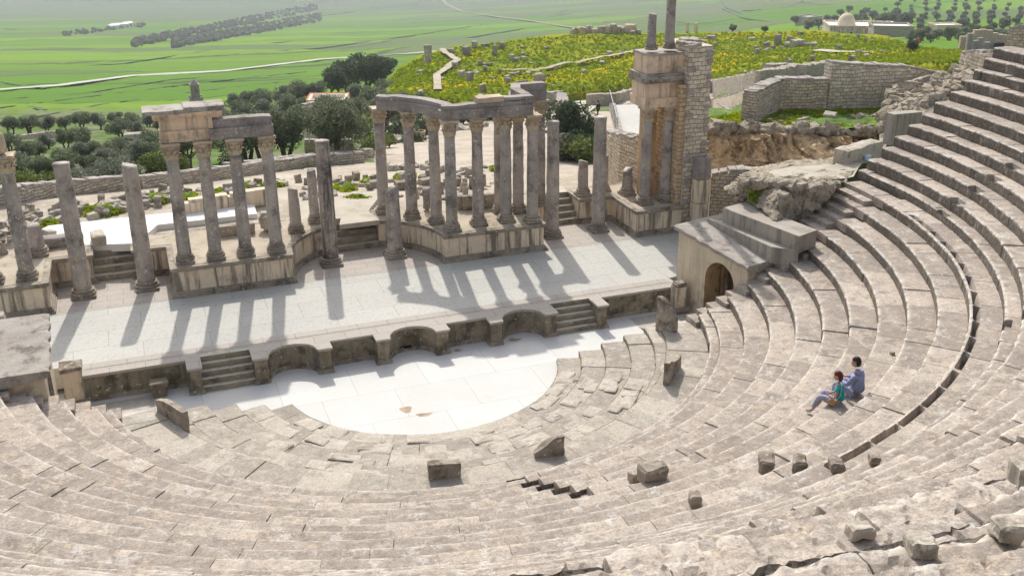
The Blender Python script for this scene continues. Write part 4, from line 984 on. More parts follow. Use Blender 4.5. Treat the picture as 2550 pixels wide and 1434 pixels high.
# ================================================================== PARODOS BUILDINGS
def parodos(sx,label,A=(10.62,1.15),C=(11.42,-2.42)):
    A=np.array(A); C=np.array(C); d=(C-A); L=np.hypot(*d); d/=L; n=np.array([d[1],-d[0]]); 
    if n[0]>0: n=-n                                  # towards the orchestra
    t=thing('side_passage',(sx*11,0,0),label,'building','arched side passages of the theatre')
    def W(s,o,z): p=A+d*s-n*o; return (sx*p[0]-sx*11,p[1],z)
    zt=lambda s: lerp(2.93,2.52,s/L)
    s0,s1=(1.55,3.05) if sx>0 else (1.0,2.4); sm=(s0+s1)/2; r=(s1-s0)/2; zs=1.55
    cols=[(0,None)]
    outer=[];
    K=16
    # front wall with arch: strips
    mb=MB()
    def quad(a,b,c,e): mb.add([a,b,c,e],[(0,1,2,3) if sx>0 else (3,2,1,0)])
    quad(W(0,0,-.1),W(s0,0,-.1),W(s0,0,zt(s0)),W(0,0,zt(0))); quad(W(s1,0,-.1),W(L,0,-.1),W(L,0,zt(L)),W(s1,0,zt(s1)))
    for i in range(K):
        a0,a1=PI-PI*i/K,PI-PI*(i+1)/K; p,q=sm+r*math.cos(a0),sm+r*math.cos(a1); z0,z1=zs+r*math.sin(a0)*1.05,zs+r*math.sin(a1)*1.05
        quad(W(p,0,z0),W(q,0,z1),W(q,0,zt(q)),W(p,0,zt(p)))
    quad(W(0,0,zt(0)),W(L,0,zt(L)),W(L,1.6,zt(L)),W(0,1.6,zt(0)))
    mb.add([W(0,0,-.1),W(0,0,zt(0)),W(0,2.2,zt(0)),W(0,2.2,-.1)],[(0,1,2,3) if sx>0 else (3,2,1,0)])
    mb.add([W(L,0,-.1),W(L,2.2,-.1),W(L,2.2,zt(L)),W(L,0,zt(L))],[(0,1,2,3) if sx>0 else (3,2,1,0)])
    mb.build('front_wall',MT['arch'],t)
    # deep reveal and passage
    ring_=[(s0,-.1),(s0,zs*.5)]+[(sm+r*math.cos(PI-PI*i/K),zs+r*math.sin(PI-PI*i/K)*1.05) for i in range(K+1)]+[(s1,zs*.5),(s1,-.1)]
    for nm,o0,o1,mt_ in (('arch_reveal',0,.55,'warm'),('passage_vault',.55,3.2,'cliff')):
        mb=MB(); rows=[[W(s,o,z) for s,z in ring_] for o in (o0,o1)]
        if nm=='passage_vault': rows=[[W(sm+(s-sm)*1.02,o,z*1.02 if z>0 else z) for s,z in ring_] for o in (o0,o1)]
        mb.grid(np.array(rows),flip=(sx<0)); mb.build(nm,MT[mt_ if sx>0 else 'mould'],t)
    mb=MB(); mb.add([W(s0-.2,3.15,-.1),W(s1+.2,3.15,-.1),W(s1+.2,3.15,2.6),W(s0-.2,3.15,2.6)],[(0,1,2,3)]); mb.build('end_wall',MT['mas'],t)
    # roof slab, worn and overhanging
    mb=MB(); V=[]
    nn_=18; A2=np.zeros((5,nn_,3))
    for j in range(nn_):
        s=lerp(-.12,L+.12,j/(nn_-1)); 
        for i,(o,dz) in enumerate(((-.0,-.02),(-.16,.03),(-.17,.17),(-.05,.20),(3.3,.22))):
            w_=W(s,o+ (0 if i>3 else .05*math.sin(j*1.7)*.5+.03*math.sin(j*4.1)),zt(s)+dz); A2[i,j]=w_
    mb.grid(A2,flip=(sx>0)); 
    V=[tuple(A2[i,-1]) for i in range(5)]+[tuple(A2[4,-1]-np.array([0,0,.6])),tuple(A2[0,-1])]; mb.add(V,[tuple(range(6)) if sx<0 else tuple(range(5,-1,-1))])
    V=[tuple(A2[i,0]) for i in range(5)]+[tuple(A2[4,0]-np.array([0,0,.6])),tuple(A2[0,0])]; mb.add(V,[tuple(range(6)) if sx>0 else tuple(range(5,-1,-1))])
    mb.build('roof_slab',MT['top'],t)
    return t,W,L,zt
parodos(1,'cream walled side passage with a tall arched doorway right of the stage')
parodos(-1,'side passage left of the stage with a weathered flat stone roof',(10.98,.45),(10.93,-2.45))
def bench(pts,zt_,hh,label):
    mb=MB(); mb.prism(pts,zt_-hh,zt_); o=mb.build('concrete_bench',MT['concrete']); bv=o.modifiers.new('bevel','BEVEL'); bv.width=.02; bv.segments=2
    tag(o,label,'bench','concrete benches on the side passage'); return o
b1=[pz(1762,541,3.3),pz(1920,617,3.22)]; b2=[pz(1800,513,3.86),pz(1990,592,3.75)]
a,b=b1[0][:2],b1[1][:2]; c,e=b2[0][:2],b2[1][:2]
cc=(lerp(c[0],e[0],.42),lerp(c[1],e[1],.42))
bench([tuple(b),(e[0]+.05,e[1]+.0),(c[0]+.1,c[1]),tuple(a)],3.26,.62,'lower long grey concrete bench on the roof of the side passage')
bench([tuple(e),(e[0]+1.0,e[1]+.35),(c[0]+1.15,c[1]+.3),tuple(c)],3.80,.62,'upper long grey concrete bench on the roof of the side passage')
# left side: top of the passage, broken masonry
for k,(x,y,s_,mt_,lb) in enumerate((( -12.9,.9,(1.7,.45,.26),'top','low pale rubble wall on the left passage roof'),(-13.2,-.4,(1.3,1.0,.12),'top','flat worn slab on the left passage roof'))):
    block(x,y,2.95,s_,lb,mt_,.05,'stone_block',30+k,bev=.06,amp=.06)
# solid masonry behind and beside the passages
def mass(name,pts,mt_,label,cat,kind=None,amp=.12,res=26,seed=0,ztop=None,rock=2.0,fiss=0,strata=0):
    """rocky mound: footprint given as grid rows of (x,y,z)"""
    A=np.array(pts,float); m0,n0=A.shape[:2]; M_=[];
    ii=np.linspace(0,m0-1,(m0-1)*16+1); jj=np.linspace(0,n0-1,(n0-1)*18+1)
    B=np.zeros((len(ii),len(jj),3))
    for a_,i in enumerate(ii):
        i0=min(int(i),m0-2); fi=i-i0
        for b_,j in enumerate(jj):
            j0=min(int(j),n0-2); fj=j-j0
            B[a_,b_]=(A[i0,j0]*(1-fi)+A[i0+1,j0]*fi)*(1-fj)+(A[i0,j0+1]*(1-fi)+A[i0+1,j0+1]*fi)*fj
    q=B*rock; n1=fbm(q,seed,4,.6); n2=np.abs(fbm(B*rock*1.7+9,seed+2,3)); B[...,2]+=n1*amp*.8; B[...,0]+=(n2-.3)*amp*-1.2; B[...,1]+=(fbm(q+5,seed+5,3))*amp*1.2
    if fiss:
        f=np.abs(fbm(np.stack([B[...,0]*1.5,B[...,0]*0+3,B[...,2]*.35],-1),seed+9,4,.6)); B[...,1]+=np.where(f<.12,1-f/.12,0)*fiss; g2=fbm(np.stack([B[...,0]*.7,B[...,0]*0,B[...,2]*.5],-1),seed+12,2); B[...,1]-=np.round(g2*4)/4*fiss*1.4
    if strata:
        q2=np.stack([B[...,0]*2.4,B[...,1]*2.4,B[...,2]*5],-1); c3=_hash(np.floor(q2[...,0]).astype(int),np.floor(q2[...,1]).astype(int),np.floor(q2[...,2]).astype(int),seed); B[...,2]+=(c3-.5)*strata; B[...,1]-=(c3-.5)*strata
    mb=MB(); mb.grid(B,{'tint':(n1*.5+.5)})
    o=mb.build(name,MT[mt_]); 
    if kind: o['kind']=kind
    else: tag(o,label,cat)
    return o
# ================================================================== RUINS RIGHT OF THE TOWER
def PZ(*q): return [tuple(pz(*x)) for x in q]
mass('rubble_core',[PZ((1830,500,3.0),(1884,528,3.1),(1938,556,3.2),(1978,566,3.1),(1996,545,3.2)),
  PZ((1825,490,3.3),(1872,508,3.9),(1930,545,3.9),(1975,530,3.8),(2010,512,3.9)),
  PZ((1800,470,3.0),(1865,470,4.2),(1935,485,4.5),(1995,480,4.4),(2052,470,4.5)),
  PZ((1815,430,2.6),(1872,440,4.4),(1940,452,4.6),(2040,455,4.62),(2108,448,4.6)),
  PZ((1830,418,2.0),(1890,425,4.2),(1960,415,4.55),(2060,412,4.6),(2145,408,4.6)),
  PZ((1850,405,1.0),(1910,405,2.0),(1990,400,3.5),(2080,392,4.5),(2180,372,4.8))],'rubble','rough rubble core of the broken seating between the grey benches and the terrace','ruin',amp=.22,seed=3,rock=1.8)
mass('terrace',[PZ((1905,440,4.62),(1980,452,4.64),(2060,450,4.64),(2125,440,4.62)),PZ((1920,422,4.64),(1980,415,4.66),(2070,408,4.66),(2150,400,4.66))],'path',None,None,kind='structure',amp=.06,seed=4)
o=block(*pz(2060,470,4.25)[:2],4.15,(.55,.5,.55),'dark square block at the corner of the terrace, above the small steps','mould',.5,seed=41)
o=block(*pz(2018,520,3.6)[:2],3.55,(.75,.42,.72),'pale upright block leaning on the rubble above the grey benches','podium',.6,seed=42)
o=block(*pz(1985,548,3.4)[:2],3.1,(.6,.4,.55),'darker block below the pale upright block','mould',.6,seed=43)
# cliff and grassy shelf
def PDg(us_,v_,D): return [tuple(pD(u,v,d)) for u,v,d in zip(us_,v_,D)]
cu=[1735,1790,1850,1900,1960,2020,2080,2130,2200]
mass('cliff',[PDg(cu,[452,448,440,432,424,418,404,396,385],[45.5]*9),PDg(cu,[408,405,398,392,388,384,378,372,360],[46.1,46.3,46.6,46.2,46.5,46.2,46.6,46.8,47]),
  PDg(cu,[350,352,348,340,338,340,345,345,340],[46.6,46.8,47.0,46.8,47.0,47,47.2,47.4,47.6]),PDg(cu,[328,330,326,318,320,322,330,332,325],[47.5,47.6,47.8,48,48,48,48.2,48.4,48.6]),PDg(cu,[318,316,312,306,306,308,312,312,308],[49.5]*9)],'cliff',None,None,kind='structure',amp=.30,seed=6,rock=1.1,fiss=.45)
gu=[1745,1800,1860,1920,1980,2050,2120,2200,2260]
shelf=mass('grass_shelf',[PDg(gu,[335,333,322,322,322,322,322,318,300],[47.6]*9),PDg(gu,[312,308,305,298,298,300,300,296,280],[49.8]*9),PDg(gu,[290,290,292,282,275,272,270,266,262],[52.5,52.5,52,53,53.5,53.5,53.5,53.5,53.5]),PDg(gu,[272,272,276,268,262,258,255,252,248],[55]*9),PDg(gu,[272,272,276,268,262,258,255,252,248],[58]*9)],'grassb',None,None,kind='structure',amp=.25,seed=7,rock=.8)
protoR=[]
def rockproto(k,s_,bev,amp,mt_='rock'):
    mb=MB(); mb.rough((0,0,s_[2]*.35),s_,0,amp,seed=50+k,n=5,bev=bev,freq=1.5); o=mb.build('rock',MT[mt_]); return o
for k,(s_,bev,amp) in enumerate((((.9,.6,.5),.1,.08),((.7,.7,.5),.2,.16),((1.2,.5,.32),.06,.06),((.6,.5,.7),.12,.12),((1.0,.8,.4),.28,.2),((.8,.45,.28),.05,.05),((.5,.5,.9),.06,.05))):
    protoR.append(rockproto(k,s_,bev,amp,('rock','top','mould','entab','rock','top','mould')[k]))
used_p=[False]*len(protoR)
def rock(p,sc,label,group,k=None,rz=None,tilt=.15,nm=None):
    k=rnd.choice([0,0,1,2,3,4,5,6,6]) if k is None else k
    if used_p[k]: o=protoR[k].copy(); COL.objects.link(o); o.name='rock'
    else: o=protoR[k]; used_p[k]=True
    if nm: o.name=nm
    o.location=p; o.rotation_euler=(rnd.gauss(0,tilt),rnd.gauss(0,tilt),rnd.uniform(0,6.28) if rz is None else rz); o.scale=(sc,sc,sc) if not isinstance(sc,tuple) else sc
    tag(o,label,'rock',group); return o
for k in range(46):
    u=rnd.uniform(1890,2225); t_=rnd.random()**1.3; v=lerp(328,288,t_); rock(pD(u,v,lerp(47.9,51,t_))-np.array([0,0,.12]),rnd.uniform(.25,.8),'pale weathered stone lying on the grassy shelf above the cliff','stones on the grassy shelf',rnd.choice([1,4,0,2]))
for k in range(26):
    u=rnd.uniform(2215,2410); v=lerp(300,200,(u-2215)/195)+rnd.uniform(-35,25); rock(pD(u,v,49.5+(300-v)*.03),rnd.uniform(.5,1.3),'broken grey stone in the rubble slope left of the topmost seats','stones beside the topmost seats')
mass('rubble_slope',[PDg([2190,2230,2280,2340,2400,2440],[375,345,318,290,250,215],[45,45,45,46,47,48]),PDg([2185,2225,2275,2330,2390,2430],[330,300,275,250,220,190],[47,47,47.5,48,49,50]),PDg([2200,2235,2280,2330,2390,2430],[270,235,215,205,195,175],[50,50,50.5,51,52,53]),PDg([2210,2240,2290,2340,2400,2440],[240,205,188,182,178,165],[53,53.5,54,55,56,57])],'rubble','grey rubble slope with tufts of grass left of the topmost seats','ruin',amp=.3,seed=9,rock=1.5)
for k,(u,v,D,s_) in enumerate(((2150,322,48,(.9,.6,.4)),(2330,268,48.6,(1.4,.9,.3)),(2370,238,49.6,(1.6,1.0,.3)),(2300,300,47,(1.2,.8,.3)),(2380,205,52,(1.8,1,.3)),(2330,210,52,(1.5,1,.3)),(2270,250,50.3,(1.4,.9,.3)))):
    p=pD(u,v,D); mb=MB(); mb.rough((0,0,0),s_,0,.25,seed=k,n=4,bev=.12); o=mb.build('grass_patch',MT['grassb']); o.location=p; o['kind']='stuff'
p=pz(2140,372,4.95); mb=MB(); mb.rough((0,0,.0),(3.0,.7,.75),0,.07,seed=61,n=4,bev=.1); o=mb.build('stone_trough',MT['rock']); o.location=(p[0],p[1],p[2]-.15); o.rotation_euler=(0,.03,.42); tag(o,'long heavy carved block lying behind the end of the first upper seats','stone block')
mb=MB(); mb.rough((0,0,0),(.3,.2,.22),0,.05,seed=5,n=3,bev=.05); p=pz(2160,392,4.75); o=mb.build('plastic_bag',MT['sky']); o.location=p; tag(o,'pale blue plastic bag tucked under the long carved block','bag')
p0=pD(2226,345,43.2); block(p0[0]+.55,p0[1]+.2,p0[2]-.3,(1.5,.5,1.35),'pale dressed wall block closing the left end of the upper seats','concrete',-.02,'end_block',62,bev=.03,amp=.01)
# masonry walls
a,b,c,d,e=pD(1862,310,49.0),pD(1926,285,52.6),pD(2050,280,53.0),pD(2240,270,54.0),pD(2330,262,56)
def ztop(u,v,D): return pD(u,v,D)[2]
wall3('stone_wall',[tuple(a[:2]),tuple(b[:2])],[a[2]-.6,b[2]-.5],[ztop(1862,232,49.0),ztop(1926,200,52.6)],.7,'masg','shaded grey stone wall turning the corner nearest the tower','top',jag=.05,seed=1)
wall3('stone_wall',[tuple(b[:2]),tuple(c[:2])],[b[2]-.5,c[2]-.5],[ztop(1926,198,52.6),ztop(2050,198,53)],.7,'mas','lower tan stone wall left of the tallest wall','top',jag=.05,seed=2)
wall3('stone_wall',[tuple(c[:2]),tuple(d[:2]),tuple(e[:2])],[c[2]-.5,d[2]-.5,e[2]-.5],[ztop(2050,156,53),ztop(2240,168,54),ztop(2330,186,56)],.8,'masf','tallest pale stone wall above the grassy shelf','top',jag=.05,seed=3)
a,b=pD(2396,205,55),pD(2486,190,52); wall3('stone_wall',[tuple(a[:2]),tuple(b[:2])],[a[2]-1,b[2]-1],[ztop(2396,131,55),ztop(2486,131,52)],.7,'masf','short pale stone wall beside the topmost seat at right','top',jag=.05,seed=4)
a,b=pD(2508,140,58),pD(2620,140,56); wall3('stone_wall',[tuple(a[:2]),tuple(b[:2])],[a[2]-1,b[2]-1],[ztop(2508,68,58),ztop(2620,60,56)],.8,'mas','high tan wall at the upper right corner of the picture','top',jag=.1,seed=5)
# fallen blocks between tower and cliff
for k,(u,v,z,s_,rz,lb) in enumerate(((1795,392,2.6,(1.6,.8,.5),.2,'large flat block at the foot of the cliff, nearest the tower'),(1785,428,2.5,(1.1,.8,.4),.5,'tilted pale block below the large flat block'),(1835,412,2.5,(.7,.6,.5),.1,'cube-like block at the foot of the cliff'),
   (1800,452,2.6,(1.5,.8,.45),-.3,'long dark-faced block above the rubble wall'),(1850,440,2.9,(.9,.7,.7),.2,'upright block beside the rubble core'),(1870,425,2.8,(.6,.5,.45),.8,'small angular block beside the rubble core'),(1765,405,2.4,(.9,.7,.5),.1,'half hidden block right behind the tower pier'),(1825,440,2.8,(.8,.5,.35),.4,'narrow pale block on the rubble wall'))):
    p=pz(u,v,z); block(p[0],p[1],z-.35,s_,lb,'top' if k%2 else 'rock',rz,'fallen_block',70+k,'fallen blocks beside the tower',bev=.06,amp=.04)
a,b=pz(1758,545,1.6),pz(1858,540,2.6)
wall3('stone_wall',[(15.0,6.4),(19.2,4.4)],[1,1],[3.35,3.6],.7,'mas','low tan rubble wall between the tower foot and the rubble core','top',jag=.15,seed=8)
wall3('stone_wall',[(19.2,4.4),(21.5,8.5)],[1,1],[3.5,2.6],.7,'masg','short grey wall end behind the rubble core','top',jag=.2,seed=9)
# sloping masonry wall running back from the tower
a,b=pz(1600,470,PT),pz(1537,350,PT)
wall3('stone_wall',[(13.75,9.0),(13.2,11.2),(13.6,13.5),(14.2,16.0)],[.5,.5,.5,.5],[4.3,3.95,3.6,2.9],.6,'mas','tan masonry wall with a sloping broken top behind the tower columns','top',jag=.22,seed=12)
t=thing('concrete_platform',(0,0,0),'long white flat platform with a stone kerb and steel rail beside the dark tree','platform')
q=[pD(1530,262,98),pD(1600,262,96),pD(1600,335,72),pD(1548,335,72)]
mb=MB(); zz=q[3][2]; 
P4=[(x[0],x[1]) for x in (pz(1532,262,zz+.3),pz(1640,258,zz+.3),pz(1640,332,zz+.3),pz(1552,335,zz+.3))]
mb.prism(P4[::-1],zz-1.2,zz+.3); mb.build('deck',MT['stage'],t)
mb=MB()
for i in range(12):
    q0=np.array(P4[0])*(1-i/12)+np.array(P4[3])*(i/12); q1=np.array(P4[0])*(1-(i+1)/12)+np.array(P4[3])*((i+1)/12); c=(q0+q1)/2; dd=q1-q0
    mb.rough((c[0]-.25,c[1],zz+.25),(np.hypot(*dd)*.96,.5,.5),math.atan2(dd[1],dd[0]),.03,seed=i,n=2,bev=.05)
mb.build('kerb',MT['top'],t)
mb=MB()
for i in range(7):
    c=np.array(P4[0])*(1-i/6)+np.array(P4[3])*(i/6); mb.tube([(c[0]-.5,c[1],zz+.4),(c[0]-.5,c[1],zz+1.5)],[.03,.03],5)
mb.tube([(P4[0][0]-.5,P4[0][1],zz+1.5),(P4[3][0]-.5,P4[3][1],zz+1.5)],[.03,.03],5); mb.build('rail',MT['steel'],t)
# ================================================================== BEHIND THE STAGE
def zpoly(name,px,z,m,lift=0,th=.3):
    P=[tuple(pz(u,v,z)[:2]) for u,v in px]
    A_=sum(P[i][0]*P[(i+1)%len(P)][1]-P[(i+1)%len(P)][0]*P[i][1] for i in range(len(P)))
    if A_<0: P=P[::-1]
    mb=MB(); mb.prism(P,z-th,z+lift); return mb.build(name,MT[m],kind='structure')
zpoly('white_slab',[(95,575),(215,610),(340,606),(392,560),(640,532),(632,508),(420,530),(120,562)],2.06,'slabw')
zpoly('white_slab',[(830,545),(905,540),(960,470),(905,480),(720,505),(760,560)],2.05,'path')
zpoly('landing',[(845,560),(945,548),(925,530),(850,538)],2.07,'path',0,.2)
gw=[]
def gwall(name,px,h,th,mt_,label,seed=0,jag=.06,cop='top',rb=.5,group=None):
    px=[(lerp(a[0],b[0],i/6),lerp(a[1],b[1],i/6)) for a,b in zip(px[:-1],px[1:]) for i in range(6)]+[px[-1]]
    P=[ground(*q) for q in px]; return wall3(name,[(p[0],p[1]) for p in P],[p[2]-.8 for p in P],[p[2]+h for p in P],th,mt_,label,cop,jag=jag,seed=seed,group=group)
gwall('roadside_wall',[(-40,512),(160,487),(340,470)],.62,.6,'masg','low pale dry stone wall along the road at the left edge',21)
gwall('roadside_wall',[(345,470),(430,460),(560,445),(760,415),(905,405)],.55,.55,'masg','low dry stone wall along the road behind the left podium',22)
gwall('garden_wall',[(560,432),(740,412),(925,392)],.5,.5,'masg','second dry stone wall above the road, below the olive trees',23)
# ashlar parapet behind the left podium
for k in range(6):
    q=pz(470+k*34,532-k*5.4,2.0); block(q[0],q[1],1.9,(1.02,.4,.72 if k%3 else .6),'squared pale block of the ashlar parapet behind the left podium','podium',.06,'ashlar_block',80+k,'ashlar parapet behind the left podium',bev=.03,amp=.02)
for k in range(5):
    q=pz(940+k*62,432-k*2,2.0); block(q[0],q[1],1.2,(.8,.45,rnd.uniform(.3,.6)),'dark squared block of the low wall between the columns and the plaza','mould',.1*k,'ashlar_block',90+k,'low wall before the plaza',bev=.05,amp=.04)
# rubble field
rub=[]
for k in range(235):
    z_=rnd.random()
    if z_<.42: u=rnd.uniform(40,420); v=lerp(566,500,(u-0)/420)+rnd.uniform(-24,14)
    elif z_<.55: u=rnd.uniform(440,700); v=lerp(494,468,(u-440)/260)+rnd.uniform(-14,10)
    else: u=rnd.uniform(740,1240); v=lerp(482,448,(u-740)/500)+rnd.uniform(-30,30)
    p=ground(u,v); rock(p+np.array([0,0,-.05]),rnd.uniform(.35,.8),'weathered grey block in the rubble field behind the columns','rubble field behind the stage',nm='fallen_block')
for k in range(16):
    u=rnd.uniform(1000,1240); v=rnd.uniform(415,500); p=ground(u,v); rock(p,rnd.uniform(.45,.8),'weathered grey block in the rubble field behind the columns','rubble field behind the stage',rnd.choice([0,5,6]),nm='fallen_block')
for k in range(24):
    u=rnd.uniform(-10,130); v=rnd.uniform(545,640); p=pz(u,v,2.1); rock(p,rnd.uniform(.3,.6),'small loose stone on the far left podium','stones on the far left podium')
# grass among the rubble
def grassblob(u,v,w_,h_,name='grass_patch',mt_='grassb'):
    P=[]; c=ground(u,v); n=16; mb=MB(); V=[tuple(c+np.array([0,0,.30]))];F=[]
    for i in range(n):
        a=2*PI*i/n; q=ground(u+w_*math.cos(a)*rnd.uniform(.7,1.1),v+h_*math.sin(a)*rnd.uniform(.7,1.1)); V.append((q[0],q[1],q[2]-.05))
    for i in range(n):
        q0=np.array(V[0]);q1=np.array(V[1+i]); V.append(tuple(q0*.45+q1*.55+np.array([0,0,rnd.uniform(.0,.25)])))
    for i in range(n):
        j=(i+1)%n; F+= [(0,1+n+i,1+n+j),(1+n+i,1+i,1+j,1+n+j)]
    mb.add(V,F); o=mb.build(name,MT[mt_],smooth_=True); o['kind']='stuff'; return o
def tuftpatch(name,label,cat,cnt,where,sz,mt_,seed=1):
    rs=np.random.RandomState(seed); V=[];F=[];T=[]
    for k in range(cnt):
        p=where(rs); 
        if p is None: continue
        s_=sz*rs.uniform(.5,1.4)
        for q in range(3):
            a=rs.uniform(0,2*PI); dx,dy=math.cos(a)*s_*.45,math.sin(a)*s_*.45; o=rs.normal(0,s_*.35,2); n=len(V); t1=rs.uniform(.5,1)
            V+=[(p[0]+o[0]-dx,p[1]+o[1]-dy,p[2]-.03),(p[0]+o[0]+dx,p[1]+o[1]+dy,p[2]-.03),(p[0]+o[0]+dx*1.1,p[1]+o[1]+dy*1.1,p[2]+s_*t1),(p[0]+o[0]-dx*.9,p[1]+o[1]-dy*.9,p[2]+s_*t1)]
            F.append((n,n+1,n+2,n+3)); T+=[rs.uniform(0,1)]*4
    mb=MB(); mb.add(V,F,{'tint':T}); return tag(mb.build(name,MT[mt_]),label,cat,kind='stuff')
blobs=[(255,530,75,20),(390,500,60,16),(470,495,40,10),(620,468,70,9),(560,482,40,8),(860,470,40,14),(930,455,45,16),(890,500,40,8),(1010,445,40,10),(1240,425,30,6),(690,462,30,9),(120,565,30,9)]
blobs=[(b_[0],b_[1],b_[2]*.62,b_[3]*.62) for b_ in blobs]
for b_ in blobs: grassblob(*b_)
def wb(rs):
    b_=blobs[rs.randint(len(blobs))]; a=rs.uniform(0,2*PI); r=rs.uniform(0,1)**.5; return ground(b_[0]+b_[2]*r*math.cos(a),b_[1]+b_[3]*r*math.sin(a))+np.array([0,0,.12*(1-r)])
tuftpatch('grass','bright grass growing between the fallen blocks behind the stage','grass',1500,wb,.18,'tuft',2)
def ws(rs):
    u=rs.uniform(1760,2225); t_=rs.uniform(0,1); p=pD(u,lerp(326,280,t_),lerp(48,52.5,t_)); 
    return None if fbm(np.array([p[0],p[1],0.])*.4,3,3)<-.12 else p
tuftpatch('grass','green grass on the shelf between cliff and pale walls','grass',3000,ws,.2,'tuft',3)
def wr(rs):
    u=rs.uniform(2225,2410); v=lerp(300,200,(u-2225)/185)+rs.uniform(-30,20); p=pD(u,v,49.0+(300-v)*.04); return None if fbm(p*.5,5,3)<.05 else p
tuftpatch('grass','tufts of grass in the rubble slope left of the topmost seats','grass',900,wr,.2,'tuft',4)
def wm(rs):
    u=rs.uniform(1860,2060); v=rs.uniform(430,520); z=4.6-max(0,(v-455))*.013; p=pz(u,v,z); return None if fbm(p*.8,6,3)<.30 else p
tuftpatch('weeds','weeds rooted in the rubble core beside the terrace','weeds',260,wm,.16,'tuft',5)
# weeds in cracks of the seats, tiny
rsw=np.random.RandomState(9)
def wc(rs):
    k=rs.randint(0,16); R=(RU[:]+RK)[rs.randint(len(RU)+len(RK))]; a=rs.uniform(-.6,.7); RRR=np.array(RK+RU); ZZZ=np.array(RK and (ZK+ZU)); i=int(np.argmin(abs(RRR-R)))
    return np.array([(R-.04)*math.sin(a),YC-(R-.04)*math.cos(a),ZZZ[max(i-1,0)]])
tuftpatch('weeds','tiny weeds in the joints of the stone seats','weeds',14,wc,.05,'tuft',6)
# ---- stones, paths and walls on and round the hill
for k,(u,v,s_) in enumerate(((1183,124,(1.4,1.2,2.0)),(1161,141,(1.6,1.3,2.3)),(1233,139,(1.1,1,2.6)),(1304,150,(1.2,1.2,1.2)),(1303,137,(1.3,1,1.0)),(1285,155,(1.2,1,1.2)),(1275,149,(1.2,1,1.6)),(1251,121,(1,1,1.8)),(1209,119,(2.0,1,1.1)),(1150,192,(1.2,1,1.7)),(1170,204,(1.3,1.1,2.0)),(1195,161,(1,.9,1.2)),(1133,170,(1.3,1.1,1.6)),(1275,196,(1.0,.9,1.2)),(1360,117,(1,1,.9)),(1518,136,(1.2,1,1.3)),(1548,138,(1.1,1,1.3)),(1575,90,(1.5,1.2,1.2)),(1590,88,(1.2,1,1.6)),(1380,172,(1,1,.8)),(1225,203,(1.2,1,1.0)),(1100,196,(1.6,1,.7)),
    (1936,111,(1.6,1.2,2.9)),(1966,110,(1.2,1.1,2.4)),(1986,115,(3.2,1.8,1.9)),(2010,118,(1.6,1.3,1.2)),(2026,119,(1.7,1.3,1.3)),(1962,113,(1.6,1.3,1.3)),(1908,113,(1.5,1.2,1.4)),(1925,117,(1.2,1,1.1)),(1872,104,(1.4,1.2,1.0)),(2088,127,(1.0,1,1.3)),(1993,86,(1.4,1.1,1.2)),(1823,104,(1.1,1,.7)))):
    p=hillpt(u,v); sc=.72; block(p[0],p[1],p[2]-.3,tuple(q*.72 for q in s_),'worn grey upright stone standing in the flowered meadow','entab' if k%3 else 'rock',rnd.uniform(0,1),'standing_stone',100+k,'standing stones on the meadow hill',bev=.12,amp=.12)
for k in range(60):
    u=rnd.uniform(1010,2220); f,c_=float(np.interp(u,HU,HF)),float(np.interp(u,HU,HC)); p=hillpt(u,lerp(f,c_,rnd.uniform(.05,.98))); rock(p,rnd.uniform(.6,1.5),'small pale stone scattered in the flowered meadow','small stones on the meadow hill')
def hillruin(name,label,pts,seed):
    t=thing(name,tuple(pD(*pts[0])),label,'ruin'); x0,y0,z0=t.location
    for k,(u,v,D,) in enumerate(pts):
        p=pD(u,v,D); mb=MB(); s_=(rnd.uniform(1.2,2.2),1.0,rnd.uniform(.8,1.9)); mb.rough((p[0]-x0,p[1]-y0,p[2]-z0+s_[2]*.3),s_,rnd.uniform(-.2,.5),.22,seed=seed+k,n=4,bev=.22); mb.build('wall_fragment',MT['entab_warm' if k%2 else 'rock'],t)
    return t
hillruin('ruin',"row of broken wall stumps on the crest of the hill before the fields",[(1432,86,187),(1450,85,187),(1466,84,188),(1482,85,188),(1500,85,188),(1512,82,188),(1524,82,189),(1540,84,189),(1556,83,189),(1570,82,189)],7)
p=pD(1528,80,188); block(p[0],p[1],p[2]-.5,(1.2,1.0,1.9),'taller block of the ruin on the hill crest','rock',.3,'standing_stone',160,bev=.2,amp=.2)
p=pD(1064,143,150); block(p[0],p[1],p[2]-.8,(1.0,1.0,2.6),'leaning pillar stump left of the meadow path','rock',.2,'standing_stone',161,bev=.2,amp=.2,tilt=(.0,.06))
for u,lb in ((1711,'left of the two slim distant columns beyond the hill crest'),(1732,'right of the two slim distant columns beyond the hill crest')):
    p=pD(u,90,196); column(p[0],p[1],p[2]-.3,2.6,lb,r=.30,cap=False,broken=.1,group='distant columns',m='podium')
gwall('terrace_wall',[(1460,262),(1530,262),(1600,240),(1700,232)],1.4,.8,'masg','long grey terrace wall at the foot of the meadow hill',41,.25,None)
gwall('terrace_wall',[(1740,232),(1860,222),(1960,200),(2060,186)],1.5,1.0,'masg','grey terrace wall beyond the strolling couple, right of the tower',42,.3,None)
gwall('low_wall',[(1760,270),(1830,262),(1905,232)],.9,.8,'masf','low bright wall in front of the strolling couple',43,.1,'top')
gwall('low_wall',[(1790,268),(1830,298)],.4,.6,'masf','low tan wall running towards the tower from the couple',44,.1,'top')
gwall('low_wall',[(1908,195),(1960,190),(1990,198)],1.4,1.2,'masf','curved low platform wall beside the pale terrace',45,.1,'top')
gwall('low_wall',[(1310,262),(1380,262),(1400,262)],1.6,.9,'masf','stub of old wall behind the right podium beam',46,.3,'top')
t=thing('ruined_wall',tuple(ground(1338,244)),'eroded tower-like wall fragment rising behind the right podium beam','ruin'); kk=tD(1338,244)/2580
